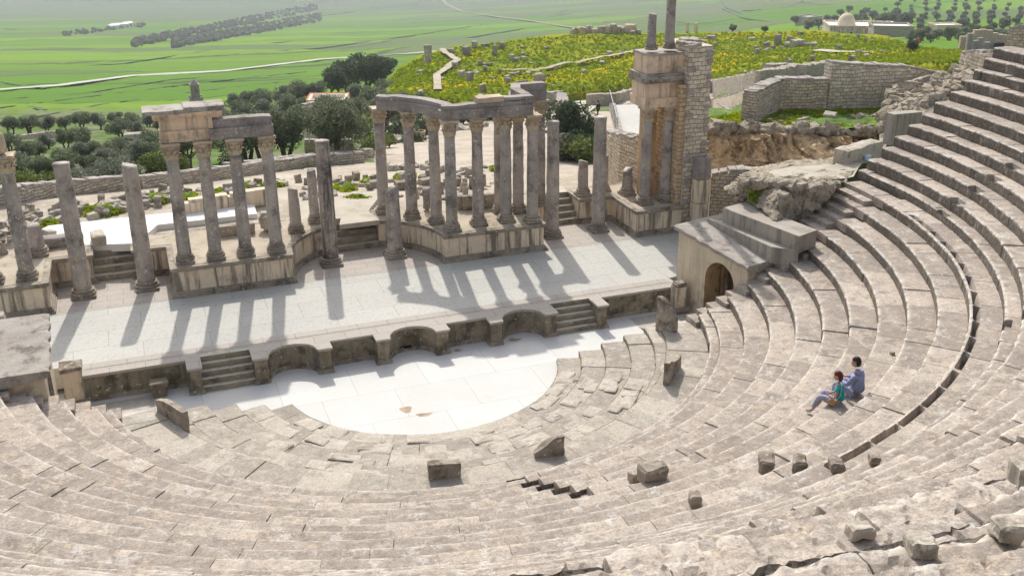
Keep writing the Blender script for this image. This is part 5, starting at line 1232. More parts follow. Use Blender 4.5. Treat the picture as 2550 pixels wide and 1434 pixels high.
for k,(x,z,w_,h_) in enumerate(((0,8,36,30),(4,30,30,26),(7,50,22,20),(-12,22,14,16))):
    mb=MB(); mb.rough((x*kk,0,z*kk),(w_*kk,1.4,h_*kk),.1,.25,seed=k+5,n=5,bev=.3,freq=1.2); mb.build('wall_fragment',MT['masg'],t)
gwall('low_wall',[(1398,285),(1402,320)],2.2,1.2,'masf','pale wall beside the man in the light shirt',48,.3,'top')
gwall('low_wall',[(1400,400),(1470,378),(1480,382)],1.5,.7,'mas','tan wall beside the person sitting by the hedge',49,.1,'top')
for k,(u,v) in enumerate(((1410,243),(1430,238),(1395,262))):
    rock(ground(u,v),2.4,'large boulder at the foot of the meadow hill, near the man in the light shirt','boulders at the hill foot',k)
ribbon('path',[(1405,330),(1425,280),(1450,262),(1500,258),(1560,262)],4,MT['path'],.12)
gp=[]
for k in range(18):
    u=rnd.uniform(945,1120); v=rnd.uniform(405,430); rock(ground(u,v),rnd.uniform(.5,.9),'small pale block at the edge of the plaza','blocks at the plaza edge',rnd.choice([0,2,5]))
for k,(u,v) in enumerate(((970,355),(995,355),(1150,325),(1200,318),(1010,352),(930,360))): rock(ground(u,v),1.3,'rounded white stone edging the garden beside the plaza','edging stones of the garden',4)

def onto(name,n,fn,lo,hi,label,group,seed):
    rs=np.random.RandomState(seed); mb=MB()
    for k in range(n):
        p=fn(rs); s_=rs.uniform(lo,hi); mb.rough(tuple(p),(s_*rs.uniform(.7,1.3),s_*rs.uniform(.5,1),s_*rs.uniform(.35,.9)),rs.uniform(0,3),.12*s_,seed=k,n=3,bev=.12*s_,freq=2/s_,tilt=(rs.normal(0,.3),rs.normal(0,.3)))
    tag(mb.build(name,MT['rubble']),label,'rubble',kind='stuff')
def core_pt(rs):
    i=rs.uniform(0,1); j=rs.uniform(0,1)
    a=lerp(np.array([1835,500]),np.array([1992,545]),j); b=lerp(np.array([1850,442]),np.array([2100,452]),j); q=lerp(a,b,i); z=lerp(3.45,4.66,min(1,i*1.25)); return pz(q[0],q[1],z)
onto('rubble',520,core_pt,.12,.48,'small broken stones of the rubble above the grey benches','stones of the rubble core',4)
def slope_pt(rs):
    i=rs.uniform(0,1); j=rs.uniform(0,1); a=lerp(np.array([2195,330]),np.array([2420,200]),j); b=lerp(np.array([2215,230]),np.array([2420,172]),j); q=lerp(a,b,i); return pD(q[0],q[1],lerp(lerp(46.8,48.5,j),lerp(50.2,52.5,j),i))
onto('rubble',260,slope_pt,.2,.8,'broken grey stones of the rubble slope left of the topmost seats','stones beside the topmost seats',5)
def cl_pt(rs):
    u=rs.uniform(1745,2190); return pD(u,rs.uniform(318,334),47.7)
onto('rubble',60,cl_pt,.3,.9,'weathered stones along the top edge of the orange cliff','stones on the cliff edge',6)
# ================================================================== VEGETATION
def crown(seed,n,rx,rz,leaf,lumps=9,zc=0,flat=.8,aspect=.5):
    rs=np.random.RandomState(seed); L=[(0,0,zc,1.0)]
    C=[]
    for i in range(lumps):
        a=rs.uniform(0,2*PI); r=rs.uniform(.25,.78)*rx; z=zc+rs.uniform(-.5,.62)*rz; C.append((r*math.cos(a),r*math.sin(a),z,rs.uniform(.34,.56)*rx))
    C.append((0,0,zc+.15*rz,.62*rx)); V=np.zeros((n*4,3)); T=np.zeros(n*4); k=0
    while k<n:
        c=C[rs.randint(len(C))]; d=rs.normal(0,1,3); d/=np.linalg.norm(d); rr=c[3]*rs.uniform(.45,1.08)**.7
        p=np.array([c[0]+d[0]*rr,c[1]+d[1]*rr,c[2]+d[2]*rr*flat])
        q=rs.normal(0,1,3); q[2]=abs(q[2])*.8+.2; q/=np.linalg.norm(q); t=np.cross(q,rs.normal(0,1,3)); t/=max(np.linalg.norm(t),1e-6); s_=leaf*rs.uniform(.6,1.5)
        a=q*s_*.8; b_=t*s_*aspect
        V[k*4:k*4+4]=[p-a*.5-b_*.5,p-a*.4+b_*.5,p+a*.6+b_*.3,p+a*.6-b_*.3]; T[k*4:k*4+4]=rs.uniform(0,1)*(0.4+.6*(d[2]>0)); k+=1  # upper leaves of each clump tinted lighter: tree shading put into the colour
    F=np.arange(n*4).reshape(n,4); mb=MB(); mb.add(V,F.tolist(),{'tint':T.tolist()}); return mb,C
def tree_proto(name,seed,n,h,rx,rz,leaf,mt_,trunks=2,label='',cat='tree',group=None,flat=.8):
    t=thing(name,(0,0,-500),label,cat,group); zc=h-rz*.85
    mb,C=crown(seed,n,rx,rz,leaf,zc=zc,flat=flat); mb.build('crown',MT[mt_],t)
    mb=MB(); rs=np.random.RandomState(seed)
    for k in range(trunks):
        a=2*PI*k/trunks+rs.uniform(0,1); top=C[k%len(C)]
        b0=(.12*math.cos(a),.12*math.sin(a),-.3); mid=(rx*.22*math.cos(a)+rs.normal(0,.1),rx*.22*math.sin(a)+rs.normal(0,.1),h*.28)
        mb.tube([b0,mid,((mid[0]+top[0])/2,(mid[1]+top[1])/2,h*.45),(top[0],top[1],top[2])],[.05*h,.038*h,.024*h,.008*h],7)
        for c in C[k::trunks]:
            mb.tube([mid,((mid[0]+c[0])/2+.1,(mid[1]+c[1])/2,(mid[2]+c[2])/2),(c[0],c[1],c[2])],[.022*h,.013*h,.005*h],5)
    mb.build('trunk',MT['bark'],t); return t
used={}
def place(proto,p,sc,label,group=None,rz=None):
    rz=rnd.uniform(0,6.28) if rz is None else rz
    if proto.name not in used:
        used[proto.name]=1; proto.location=tuple(p); proto.rotation_euler=(0,0,rz); proto.scale=(sc,sc,sc); proto['label']=label
        if group: proto['group']=group
        return proto
    return dup(proto,tuple(p),rz,sc,label,group)
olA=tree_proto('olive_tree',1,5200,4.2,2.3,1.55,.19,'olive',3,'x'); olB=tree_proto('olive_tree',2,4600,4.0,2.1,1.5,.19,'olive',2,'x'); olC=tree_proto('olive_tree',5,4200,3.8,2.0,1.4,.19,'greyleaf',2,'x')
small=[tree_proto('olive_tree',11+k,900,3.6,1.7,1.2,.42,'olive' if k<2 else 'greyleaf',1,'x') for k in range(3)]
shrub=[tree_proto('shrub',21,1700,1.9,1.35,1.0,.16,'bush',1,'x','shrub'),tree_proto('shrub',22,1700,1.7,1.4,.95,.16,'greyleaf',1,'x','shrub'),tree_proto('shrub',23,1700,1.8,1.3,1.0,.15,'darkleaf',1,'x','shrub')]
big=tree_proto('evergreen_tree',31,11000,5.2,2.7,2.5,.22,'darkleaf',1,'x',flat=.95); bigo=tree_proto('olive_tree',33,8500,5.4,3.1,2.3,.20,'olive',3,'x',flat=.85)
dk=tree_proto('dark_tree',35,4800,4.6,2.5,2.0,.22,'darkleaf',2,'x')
def gp_(u,v,D=None): p=ground(u,v) if D is None else pD(u,v,D); return p-np.array([0,0,.2])
place(bigo,gp_(835,398),1.02*tD(835,398)/88,'large dense olive tree in front of the cream kiosk'); place(bigo,gp_(712,398),.80*tD(712,398)/84,'olive tree with several bare stems left of the kiosk',rz=2.0)
place(big,gp_(1440,392),.88*tD(1440,392)/78,'round dark evergreen tree between the plaza and the white platform')
place(olA,gp_(615,402),1.0*tD(615,402)/84,'olive tree seen between the columns of the left podium'); place(olB,gp_(655,395),1.05*tD(655,395)/86,'dark olive tree right of the one between the columns'); place(olA,gp_(470,418),.95*tD(470,418)/84,'leaning olive tree just left of the second podium column',rz=1)
for k,(u,v,D,s_,lb) in enumerate(((930,240,128,1.35,'tall dark tree on the crest above the kiosk, nearest the hill'),(905,225,135,1.3,'dark tree highest on the crest above the kiosk'),(868,240,132,1.25,'dark tree left of the highest crest tree'),(838,248,130,1.1,'lowest dark tree at the left end of the crest row'),(955,215,138,1.1,'dark shrub-like tree touching the meadow hill'))):
    place(dk,gp_(u,v),s_*tD(u,v)/D*.8,lb,'dark trees on the crest above the kiosk')
for k,(u,v,D,s_) in enumerate(((745,265,122,1.3),(790,262,120,1.2),(700,268,122,1.15),(660,275,124,1.1),(620,275,124,1.05),(585,278,126,1.0),(720,300,108,1.2),(770,300,106,1.15),(660,310,104,1.15),(610,312,104,1.1),(930,300,102,1.5),(900,275,112,1.3),(970,275,112,1.4),(1010,262,118,1.25),(1060,250,124,1.0),(960,318,96,1.45),(1000,300,104,1.3),(1040,290,110,1.2),(1090,270,118,.9),(890,318,98,1.3),(870,350,92,1.2),(560,340,98,1.1),(600,350,96,1.1),(690,345,94,1.2))):
    place((olA,olB,olC)[k%3],gp_(u,v),s_*tD(u,v)/D*.60,'grey-green olive tree in the thick grove round the kiosk','olive grove round the kiosk')
for k,(u,v,D,s_) in enumerate(((30,335,140,1.25),(75,332,140,1.2),(120,330,142,1.2),(165,330,142,1.15),(205,322,144,1.2),(250,322,144,1.2),(290,320,144,1.15),(330,322,142,1.1),(372,320,142,1.2),(400,330,136,1.0),(300,345,126,1.2),(340,342,128,1.0),(165,368,118,1.1),(200,372,112,1.2),(120,372,118,1.0),(65,405,100,1.15),(95,392,106,.9),(200,410,94,1.15),(235,408,94,1.1),(290,398,98,1.05),(330,395,98,1.1),(270,420,88,1.1),(380,400,92,1.3),(340,430,80,1.3),(395,432,80,1.25),(25,375,118,1.0),(60,440,80,1.1),(110,452,74,1.0),(165,445,76,1.1),(280,445,74,1.2),(230,452,72,1.0),(20,455,74,1.1),(-30,400,100,1.1),(-20,340,138,1.2),(440,395,90,1.2),(410,370,108,1.1))):
    place((olA,olB,olC)[(k*2+1)%3],gp_(u,v),s_*tD(u,v)/D*.56,'olive tree in the open grove left of the stage columns','open olive grove at left')
for k,(u,v,D,s_,m_) in enumerate(((395,440,75,1.2,0),(440,436,76,1.0,0),(570,428,80,1.0,2),(205,470,66,.9,1),(250,465,66,1.0,1),(150,472,64,.8,0),(60,480,62,.9,0),(310,460,68,1.2,1),(905,340,98,1.2,0),(990,345,95,1.3,2),(1050,330,98,1.1,2),(1065,335,97,.9,2),(1150,308,108,1.2,2),(1215,300,110,1.1,2),(1235,298,112,.9,2),(1120,305,108,1.0,1),(930,385,88,1.0,0),(960,370,90,.9,0),(1030,355,92,1.0,2),(1430,400,76,1.3,2),(1465,398,76,1.3,2),(1450,405,74,1.1,0),(1485,402,75,1.0,2))):
    place(shrub[m_],gp_(u,v),s_*tD(u,v)/D,('yellow-green shrub near the road behind the columns','grey-green shrub in the grove near the road','dark clipped shrub beside the plaza')[m_],('yellow-green shrubs','grey shrubs','clipped shrubs by the plaza')[m_])
# right hand orchard on the far slope
k=0
for i in range(7):
    for j in range(17):
        v=8+i*12.0+rnd.uniform(-1.2,1.2)+(j%2)*1.5; u=2040+j*34+i*14-(6-i)*18+rnd.uniform(-6,6)
        if u<2230-(v-8)*1.2 and v<40: continue
        if u<2195 or u>2590 or v>82: continue
        place(small[k%3],gp_(u,v),1.15*rnd.uniform(.75,1.15),'round dark olive tree in the orchard on the slope at top right','orchard rows at top right'); k+=1
for k,(u,v,s_) in enumerate(((2093,40,1.0),(2112,32,1.1),(2098,50,.9),(2147,42,1.0),(2157,34,.9),(2175,52,1.1),(2150,60,1.1),(2135,66,1.0),(2060,60,1.0),(1980,62,1.1),(2010,78,1.0),(2080,62,1.0),(2210,62,1.2),(2230,68,1.2),(2250,72,1.3),(2225,48,1.2),(2205,70,1.2),(2190,68,1.1),(2000,55,.7),(2040,72,1.0),(2130,58,1.0))):
    place(small[k%3],gp_(u,v+4),1.45*s_,'scattered olive tree on the slope around the domed shrine','trees around the domed shrine')
for k,(u,v,D,s_) in enumerate([(2270+i*14+rnd.uniform(-6,6),rnd.uniform(98,112),rnd.uniform(200,260),rnd.uniform(1.2,1.8)) for i in range(18)]):
    place((olC,olB)[k%2],gp_(u,v),s_*tD(u,v)/D*.5,'grey-green bush in the scrub between the shrine and the ruined temple','scrub beside the domed shrine')
place(small[1],gp_(1826,84,200),.5,'small conical dark tree on the hill skyline'); place(small[0],gp_(1905,84,204),.45,'low bush on the hill skyline right of the conical tree')
place(dk,gp_(2270,133,148),.45,'dark bush at the right end of the meadow hill')
# distant orchard strips in the valley: beyond counting
def strip(pts,n,seed):
    rs=np.random.RandomState(seed); V=[];F=[];T=[]
    for k in range(n):
        t_=rs.uniform(0,1); a,b,c_=pts[0],pts[1],pts[2]; u=lerp(a[0],b[0],t_); v=lerp(a[1],b[1],t_)+rs.uniform(-1,1)*c_; p=ground(u,v); s_=rs.uniform(1.5,2.6)
        for q in range(14):
            d=rs.normal(0,1,3); d/=np.linalg.norm(d); d[2]=abs(d[2])*.9; c=p+d*s_*.75*np.array([1,1,.9])+np.array([0,0,.8]); t1=np.cross(d,rs.normal(0,1,3)); t1/=np.linalg.norm(t1); t2=np.cross(d,t1); e=s_*.45; n0=len(V)
            V+=[c-t1*e-t2*e,c+t1*e-t2*e,c+t1*e+t2*e,c-t1*e+t2*e]; F.append((n0,n0+1,n0+2,n0+3)); T+=[rs.uniform(0,1)]*4
    mb=MB(); mb.add(V,F,{'tint':T}); return mb
for pts,n,sd_,lb in ((((330,110),(790,18),9),520,1,'upper band of olive orchard crossing the green valley'),(((430,112),(800,44),11),560,2,'lower band of olive orchard crossing the green valley'),(((150,88),(360,64),4),70,3,'thin line of trees by the white farm in the valley')):
    tag(strip(pts,n,sd_).build('far_orchard',MT['greyleaf']),lb,'orchard',kind='stuff')
# ================================================================== BUILDINGS IN THE DISTANCE
def house(name,u,v,D,w_,d_,h,label,mt_='plaster',roof='wroof',rz=0,windows=(),rim=None):
    p=ground(u,v); t=thing(name,tuple(p),label,'building',rz=rz); k_=tD(u,v)/D; t.scale=(k_,k_,k_)
    mb=MB(); mb.box((0,0,h/2-.5),(w_,d_,h+1)); mb.build('wall',MT[mt_],t)
    mb=MB(); 
    for sx,sy,a,b_ in ((0,-1,w_+.3,.3),(0,1,w_+.3,.3),(-1,0,.3,d_-.3),(1,0,.3,d_-.3)): mb.box((sx*(w_/2),sy*(d_/2),h+.2),(a,b_,.45))
    mb.build('parapet',MT[mt_],t)
    if rim:
        mb=MB()
        for sx,sy,a,b_ in ((0,-1,w_+.34,.1),(0,1,w_+.34,.1),(-1,0,.1,d_-.1),(1,0,.1,d_-.1)): mb.box((sx*(w_/2+.12),sy*(d_/2+.12),h+.46),(a,b_,.07))
        mb.build('roof_rim',MT[rim],t)
    mb=MB(); mb.box((0,0,h+.03),(w_-.32,d_-.32,.06)); mb.build('roof',MT[roof],t)
    for k,(x,z,a,b_) in enumerate(windows):
        mb=MB(); mb.box((x,-d_/2-.01,z),(a,.08,b_)); mb.build('window',MT['dark'],t)
    return t
t=house('kiosk',824,340,92,3.2,3.0,3.15,'small cream kiosk with an orange rimmed flat roof behind the big olive tree','plaster','wroof',-.28,rim='roofc')
Dk=tD(762,372); p=pD(762,372,Dk); wall3('stone_wall',[(p[0],p[1]),(p[0]+1.0,p[1]+.3)],[p[2]-1]*2,[pD(762,262,Dk)[2]]*2,.6,'masf','pale masonry gatepost wall left of the kiosk','top',jag=.03,seed=31)
Dk=tD(820,388); p=pD(760,385,Dk); q=pD(880,380,Dk+1); wall3('stone_wall',[(p[0],p[1]),(q[0],q[1])],[p[2]-1]*2,[pD(760,352,Dk)[2],pD(880,350,Dk+1)[2]],.5,'mas','low masonry wall behind the big olive tree','top',jag=.05,seed=32)
t=house('shrine',2140,94,250,16,9,2.9,'long flat roofed domed shrine with plain stone walls on the far slope','podium','wroof',-.45,windows=((-3,1.6,.5,.5),(2.5,1.8,.3,.3)))
mb=MB(); mb.lathe([(2.1,2.9),(2.1,3.3),(2.0,3.9),(1.7,4.6),(1.2,5.2),(.6,5.55),(.1,5.7)],(-3.5,-.5,0),24); mb.build('dome',MT['dome'],t,smooth_=True)
house('shed',2215,93,250,9,6,2.6,'lower flat roofed wing right of the domed shrine','masg','wroof',-.45)
house('farmhouse',2348,90,300,7.5,5,3.0,'small pale farmhouse with two dark doorways beside the orchard','dome','wroof',-.2,windows=((-.4,1.3,.8,1.8),(1.1,1.3,.8,1.8)))
house('farmhouse',2012,64,330,6,5,2.6,'little stone hut among trees left of the domed shrine','rock','rock',.2)
for k,(u,v,D,w_,h_) in enumerate(((300,68,1150,17,3.4),(285,70,1160,10,3),(322,66,1150,8,4))): house('farm',u,v,D,w_,14,h_,('long white farm building in the hazy valley','small white farm building left of the long one','taller white farm building right of the long one')[k],'wroof','wroof',.2)
# ruined temple at upper right
DT=tD(2450,128); kT=DT/150; t=thing('ruined_temple',tuple(pD(2450,128,DT)),'ruined temple wall with standing pillars and small dark windows near the upper right corner','ruin'); b0=np.array(t.location)
def rel(u,v,D): return pD(u,v,D)-b0
a,b=rel(2386,128,DT),rel(2540,128,DT); L=np.hypot(*(b-a)[:2]); ang=math.atan2((b-a)[1],(b-a)[0]); mb=MB()
for i in range(10):
    q=a+(b-a)*(i+.5)/10; hh=(2.1,2.3,3.0,3.1,3.0,2.6,2.4,2.3,2.5,2.4)[i]; hh*=kT; mb.box((q[0],q[1]+.002*i,a[2]+hh/2-.6),(L/10*1.0,1.0+.003*i,hh+1.2),ang)
mb.build('wall',MT['mas'],t)
for u,h_ in ((2410,2.6),(2427,1.6),(2436,2.0),(2455,1.4)):
    h_*=kT; q=rel(u,130,DT-4); mb=MB(); mb.rough((q[0],q[1],q[2]+h_/2),(1.,1.,h_),ang,.08,seed=int(u),n=3,bev=.08); mb.build('pillar',MT['entab'],t)
for u,v in ((2447,115),(2482,114),(2494,113)):
    q=rel(u,v,DT-1.0); mb=MB(); mb.box(tuple(q),(.8,.5,.8),ang); mb.build('window',MT['dark'],t)
# obelisk shaped mausoleum
Dm=tD(491,272); p=pD(491,272,Dm); t=thing('mausoleum',tuple(p),'tall stone mausoleum with a pyramid top standing alone before the green fields','monument'); t.scale=(Dm/330,)*3; h=(272-198)*330/2580.
mb=MB(); mb.box((0,0,h*.10),(4.3,4.3,h*.40)); mb.build('lower_storey',MT['entab_warm'],t)
mb=MB(); mb.box((0,0,h*.32),(4.4,4.4,.35)); mb.box((0,0,h*.32+.4),(3.5,3.5,.5)); mb.build('cornice',MT['top'],t)
mb=MB(); mb.box((0,0,h*.60),(2.6,2.6,h*.46)); mb.build('upper_storey',MT['entab'],t)
mb=MB(); mb.box((0,0,h*.84),(3.0,3.0,.3)); mb.build('cornice',MT['top'],t)
mb=MB(); mb.box((0,0,h*.93),(2.5,2.5,h*.15),taper=.12); mb.build('pyramid',MT['entab'],t)
for x,y in ((-1.9,-1.9),(1.9,-1.9),(1.9,1.9),(-1.9,1.9)): mb=MB(); mb.box((x*.9,y*.9,h*.39),(.8,.8,1.0),taper=.7); mb.build('corner_block',MT['top'],t)
# small ruins among the olives
def ruinblk(u,v,D,s_,label,rz=0,mt_='rock'):
    p=ground(u,v); s_=tuple(x*tD(u,v)/D for x in s_); return block(p[0],p[1],p[2]-.3,s_,label,mt_,rz,'ruin_block',int(u),bev=.15,amp=.15)
ruinblk(345,352,110,(2.8,1.2,1.3),'pink-grey ruined vault among the olives left of the podium entablature')
ruinblk(66,432,86,(.35,.35,1.3),'left leg of the small stone table in the grove'); ruinblk(86,432,86,(.35,.35,1.3),'right leg of the small stone table in the grove')
Dk=tD(76,432); p=pD(76,410,Dk); block(p[0],p[1],p[2]-.05,(.9,.45,.18),'flat top of the small stone table in the grove','top',.1,'stone_slab',5)
gwall('old_wall',[(30,352),(90,345),(150,338)],.45,.6,'masg','long pale old wall among the far olives',61,.15,'top')
gwall('old_wall',[(100,442),(180,436),(245,418)],.4,.5,'masg','low crumbling old wall in the middle of the open grove',62,.15,'top')
gwall('old_wall',[(420,350),(480,352)],1.2,.7,'masg','short old wall just behind the left entablature',63,.2,'top')
# clay pot, bench by the plaza
p=ground(1046,347); t=thing('flower_pot',tuple(p),'pale clay pot standing at the garden edge of the plaza','pot'); mb=MB(); mb.lathe([(.34,0),(.42,.35),(.48,.62),(.52,.66),(.52,.74),(.44,.74),(.42,.6)],seg=16); mb.build('pot',MT['pot'],t); mb=MB(); mb.lathe([(.42,.58),(.2,.68),(.02,.7)],seg=12); mb.build('soil',MT['bark'],t)
# ================================================================== PEOPLE
def skin_mesh(name,pts,edges,rad,m,parent,sub=2,root=0):
    me=bpy.data.meshes.new(name); me.from_pydata([tuple(p) for p in pts],edges,[]); me.update(); me.materials.append(m)
    o=bpy.data.objects.new(name,me); COL.objects.link(o); o.parent=parent
    bm=bmesh.new(); bm.from_mesh(me); ly=bm.verts.layers.skin.verify(); bm.verts.ensure_lookup_table()
    for i,v in enumerate(bm.verts):
        r=rad[i]; v[ly].radius=(r,r) if not isinstance(r,tuple) else r; v[ly].use_root=(i==root)
    bm.to_mesh(me); bm.free()
    md=o.modifiers.new('skin','SKIN'); md.use_smooth_shade=True; md.branch_smoothing=.6
    s2=o.modifiers.new('sub','SUBSURF'); s2.levels=sub; s2.render_levels=sub
    return o
def head_mesh(name,c,s_,m,parent,face=0.0,tilt=0.0):
    """a head facing +y: cranium, jaw, nose, brow, ears"""
    n,mm=26,20; V=[];F=[]
    for j in range(mm+1):
        ph=PI*j/mm
        for i in range(n):
            a=2*PI*i/n; x=math.sin(ph)*math.cos(a); y=math.sin(ph)*math.sin(a); z=math.cos(ph)
            X,Y,Z=x*.075,y*.095,z*.118
            if z<0: k=1-.28*(-z)**1.2; X*=k; Y*=(1-.12*(-z)); Y+=.012*(-z)
            if y>0:
                Y-=.012*math.exp(-((z-.12)/.12)**2)*y                           # eye hollow
                Y+=.026*math.exp(-(x/.16)**2-((z+.14)/.16)**2)*y                 # nose
                Y+=.010*math.exp(-(x/.3)**2-((z+.45)/.08)**2)*y                  # lips
                Y+=.012*math.exp(-(x/.35)**2-((z+.8)/.15)**2)*y                  # chin
            V.append((X,Y,Z))
        
    for j in range(mm):
        for i in range(n): F.append((j*n+i,(j+1)*n+i,(j+1)*n+(i+1)%n,j*n+(i+1)%n))
    mb=MB(); mb.add(V,F)
    for sx in (-1,1):
        E=[];EF=[]
        for j in range(7):
            for i in range(8):
                ph=PI*j/6; a=2*PI*i/8; E.append((sx*.075+.010*math.sin(ph)*math.cos(a)*1.2,-.005+.02*math.sin(ph)*math.sin(a),-.005+.032*math.cos(ph)))
        for j in range(6):
            for i in range(8): EF.append((j*8+i,(j+1)*8+i,(j+1)*8+(i+1)%8,j*8+(i+1)%8))
        mb.add(E,EF)
        for dy,dz in ((.081,.016),): mb.lathe([(.001,-.008),(.011,-.004),(.011,.004),(.001,.008)],(sx*.029,dy,dz),8)
    Rm=np.array(Matrix.Rotation(face,3,'Z')@Matrix.Rotation(tilt,3,'X')); mb.v=(np.array(mb.v)*s_@Rm.T+np.array(c)).tolist()
    return mb.build(name,m,parent,smooth_=True)
def hair_mesh(c,s_,m,parent,face=0,tilt=0,length=.2,bun=False,amp=.012):
    n,mm=30,18; V=[];F=[]
    for j in range(mm+1):
        ph=PI*.72*j/mm
        for i in range(n):
            a=2*PI*i/n; x=math.sin(ph)*math.cos(a); y=math.sin(ph)*math.sin(a); z=math.cos(ph)
            k=1.12; 
            if y>0: z2=max(z,.30+.25*(1-abs(x))) ; 
            else: z2=z
            if y>0 and z<z2: 
                z=z2; k=1.06; q=math.sqrt(max(0,1-z*z))/max(1e-6,math.hypot(x,y)); x*=q; y*=q
            X,Y,Z=x*.083*k,y*.10*k-.006,z*.122*k+.004
            if y<0 and z<0: Z-=length*.12
            V.append((X,Y,Z))
    for j in range(mm):
        for i in range(n): F.append((j*n+i,(j+1)*n+i,(j+1)*n+(i+1)%n,j*n+(i+1)%n))
    mb=MB(); mb.add(V,F); V=np.array(mb.v); V+=np.stack([fbm(V*40,1),fbm(V*40+9,2),fbm(V*34+19,3)],1)*amp; mb.v=V.tolist()
    if bun:
        mb2=MB(); mb.lathe([(.002,.03),(.04,.02),(.05,0),(.04,-.02),(.002,-.03)],(0,-.03,.135),12,amp=.006)
    Rm=np.array(Matrix.Rotation(face,3,'Z')@Matrix.Rotation(tilt,3,'X')); mb.v=(np.array(mb.v)*s_@Rm.T+np.array(c)).tolist()
    return mb.build('hair',m,parent,smooth_=True)
def hand(pts,edges,rad,wrist,wi,d,side,curl=.5,s_=1.0):
    """append palm and five fingers to a skeleton; d = forward unit, side = towards the thumb"""
    d=Vector(d).normalized(); sd2=Vector(side).normalized(); up=d.cross(sd2).normalized()
    pc=Vector(wrist)+d*.05*s_; pts.append(tuple(pc)); rad.append((.030*s_,.016*s_)); edges.append((wi,len(pts)-1)); pi=len(pts)-1
    for k,(off,ln) in enumerate(((-.027,.055),(-.009,.066),(.009,.07),(.027,.062))):
        b_=pc+d*.035*s_+sd2*off*s_; pts.append(tuple(b_)); rad.append(.010*s_); edges.append((pi,len(pts)-1))
        m1=b_+(d*math.cos(curl)-up*math.sin(curl))*ln*.5*s_; pts.append(tuple(m1)); rad.append(.0088*s_); edges.append((len(pts)-2,len(pts)-1))
        m2=m1+(d*math.cos(curl*2)-up*math.sin(curl*2))*ln*.5*s_; pts.append(tuple(m2)); rad.append(.0075*s_); edges.append((len(pts)-2,len(pts)-1))
    t0=Vector(wrist)+d*.025*s_+sd2*.034*s_; pts.append(tuple(t0)); rad.append(.011*s_); edges.append((pi,len(pts)-1))
    t1=t0+(d*.8+sd2*.5-up*.3)*.035*s_; pts.append(tuple(t1)); rad.append(.0095*s_); edges.append((len(pts)-2,len(pts)-1))
# --- the woman in teal: sits on row, faces +y (towards the orchestra), local units metres
def seated_woman(loc,rz,sc):
    t=thing('person',loc,'seated woman with auburn hair, teal T-shirt and lavender trousers','person',None,rz); t.scale=(sc,sc,sc)
    hip=(0,0,.11); P=[hip,(0,-.01,.24),(0,.02,.38),(0,.045,.50),(0,.06,.58),(0,.075,.65)]
    R=[.125,.115,.12,.115,.055,.05]; E_=[(0,1),(1,2),(2,3),(3,4),(4,5)]
    def add(p,r,frm): P.append(p); R.append(r); E_.append((frm,len(P)-1)); return len(P)-1
    kn={}
    for sx,knee,ank,toe in ((-1,(-.16,.46,.20),(-.17,.60,-.22),(-.18,.76,-.27)),(1,(.13,.42,.24),(.14,.52,-.16),(.15,.66,-.26))):
        a=add((sx*.095,.06,.095),.098,0); b=add(((sx*.095+knee[0])/2,(.06+knee[1])/2,(.095+knee[2])/2),.082,a); c=add(knee,.062,b); d=add(tuple((np.array(knee)+np.array(ank))/2-np.array([0,.02,0])),.052,c); e=add(ank,.036,d); add(toe,.032,e)
    sh=3
    for sx,el,wr in ((-1,(-.24,.06,.28),(-.08,.24,.25)),(1,(.24,.08,.28),(.08,.26,.24))):
        a=add((sx*.155,.03,.50),.052,sh); b=add(((sx*.155+el[0])/2,(.03+el[1])/2,(.50+el[2])/2),.043,a); c=add(el,.036,b); d=add(tuple((np.array(el)+np.array(wr))/2),.031,c); e=add(wr,.023,d)
        hand(P,E_,R,wr,e,(-sx*.8,.5,-.1),(0,.6,.6),.7)
    skin_mesh('body',P,E_,R,MT['skin'],t)
    head_mesh('head',(0,.11,.78),1.0,MT['skin'],t,face=.25,tilt=-.15); hair_mesh((0,.10,.785),1.05,MT['hair_r'],t,face=.25,tilt=-.1,length=.28,bun=False,amp=.018)
    # T-shirt
    P=[(0,0,.13),(0,-.01,.24),(0,.02,.38),(0,.045,.50),(0,.055,.565),(-.15,.03,.505),(-.20,.045,.42),(.15,.03,.505),(.20,.05,.42)]
    skin_mesh('t_shirt',P,[(0,1),(1,2),(2,3),(3,4),(3,5),(5,6),(3,7),(7,8)],[.150,.138,.142,.136,.07,.072,.066,.072,.066],MT['teal'],t)
    P=[(0,.0,.095),(-.10,.07,.095),(-.13,.27,.15),(-.16,.46,.20),(-.165,.54,-.03),(-.17,.585,-.15),(.10,.07,.095),(.115,.26,.17),(.13,.42,.24),(.135,.48,.03),(.14,.51,-.10)]
    skin_mesh('trousers',P,[(0,1),(1,2),(2,3),(3,4),(4,5),(0,6),(6,7),(7,8),(8,9),(9,10)],[.135,.12,.098,.078,.066,.062,.12,.098,.078,.066,.062],MT['lavender'],t)
    for p0,p1 in (((-.17,.60,-.25),(-.18,.75,-.29)),((.14,.52,-.19),(.15,.66,-.28))):
        skin_mesh('shoe',[p0,tuple((np.array(p0)+np.array(p1))/2),p1],[(0,1),(1,2)],[.048,.05,.040],MT['shoe'],t,1)
    b=thing('handbag',(0,0,0),None,None); b.parent=None
    return t
def bagobj(loc,rz,sc):
    t=thing('handbag',loc,'small tan shoulder bag at the side of the seated woman','bag',None,rz); t.scale=(sc,sc,sc)
    mb=MB(); mb.rough((-.20,.11,.13),(.07,.22,.16),.2,.012,seed=3,n=4,bev=.035,freq=5); mb.build('bag',MT['bag'],t,smooth_=True)
    mb=MB(); mb.tube([(-.20,.03,.20),(-.165,-.06,.36),(-.09,-.04,.58),(.02,-.02,.60)],[.007]*4,6); mb.tube([(-.20,.18,.20),(-.175,.13,.36),(-.12,.12,.54),(-.06,.07,.61)],[.007]*4,6); mb.build('strap',MT['beige'],t)
    return t
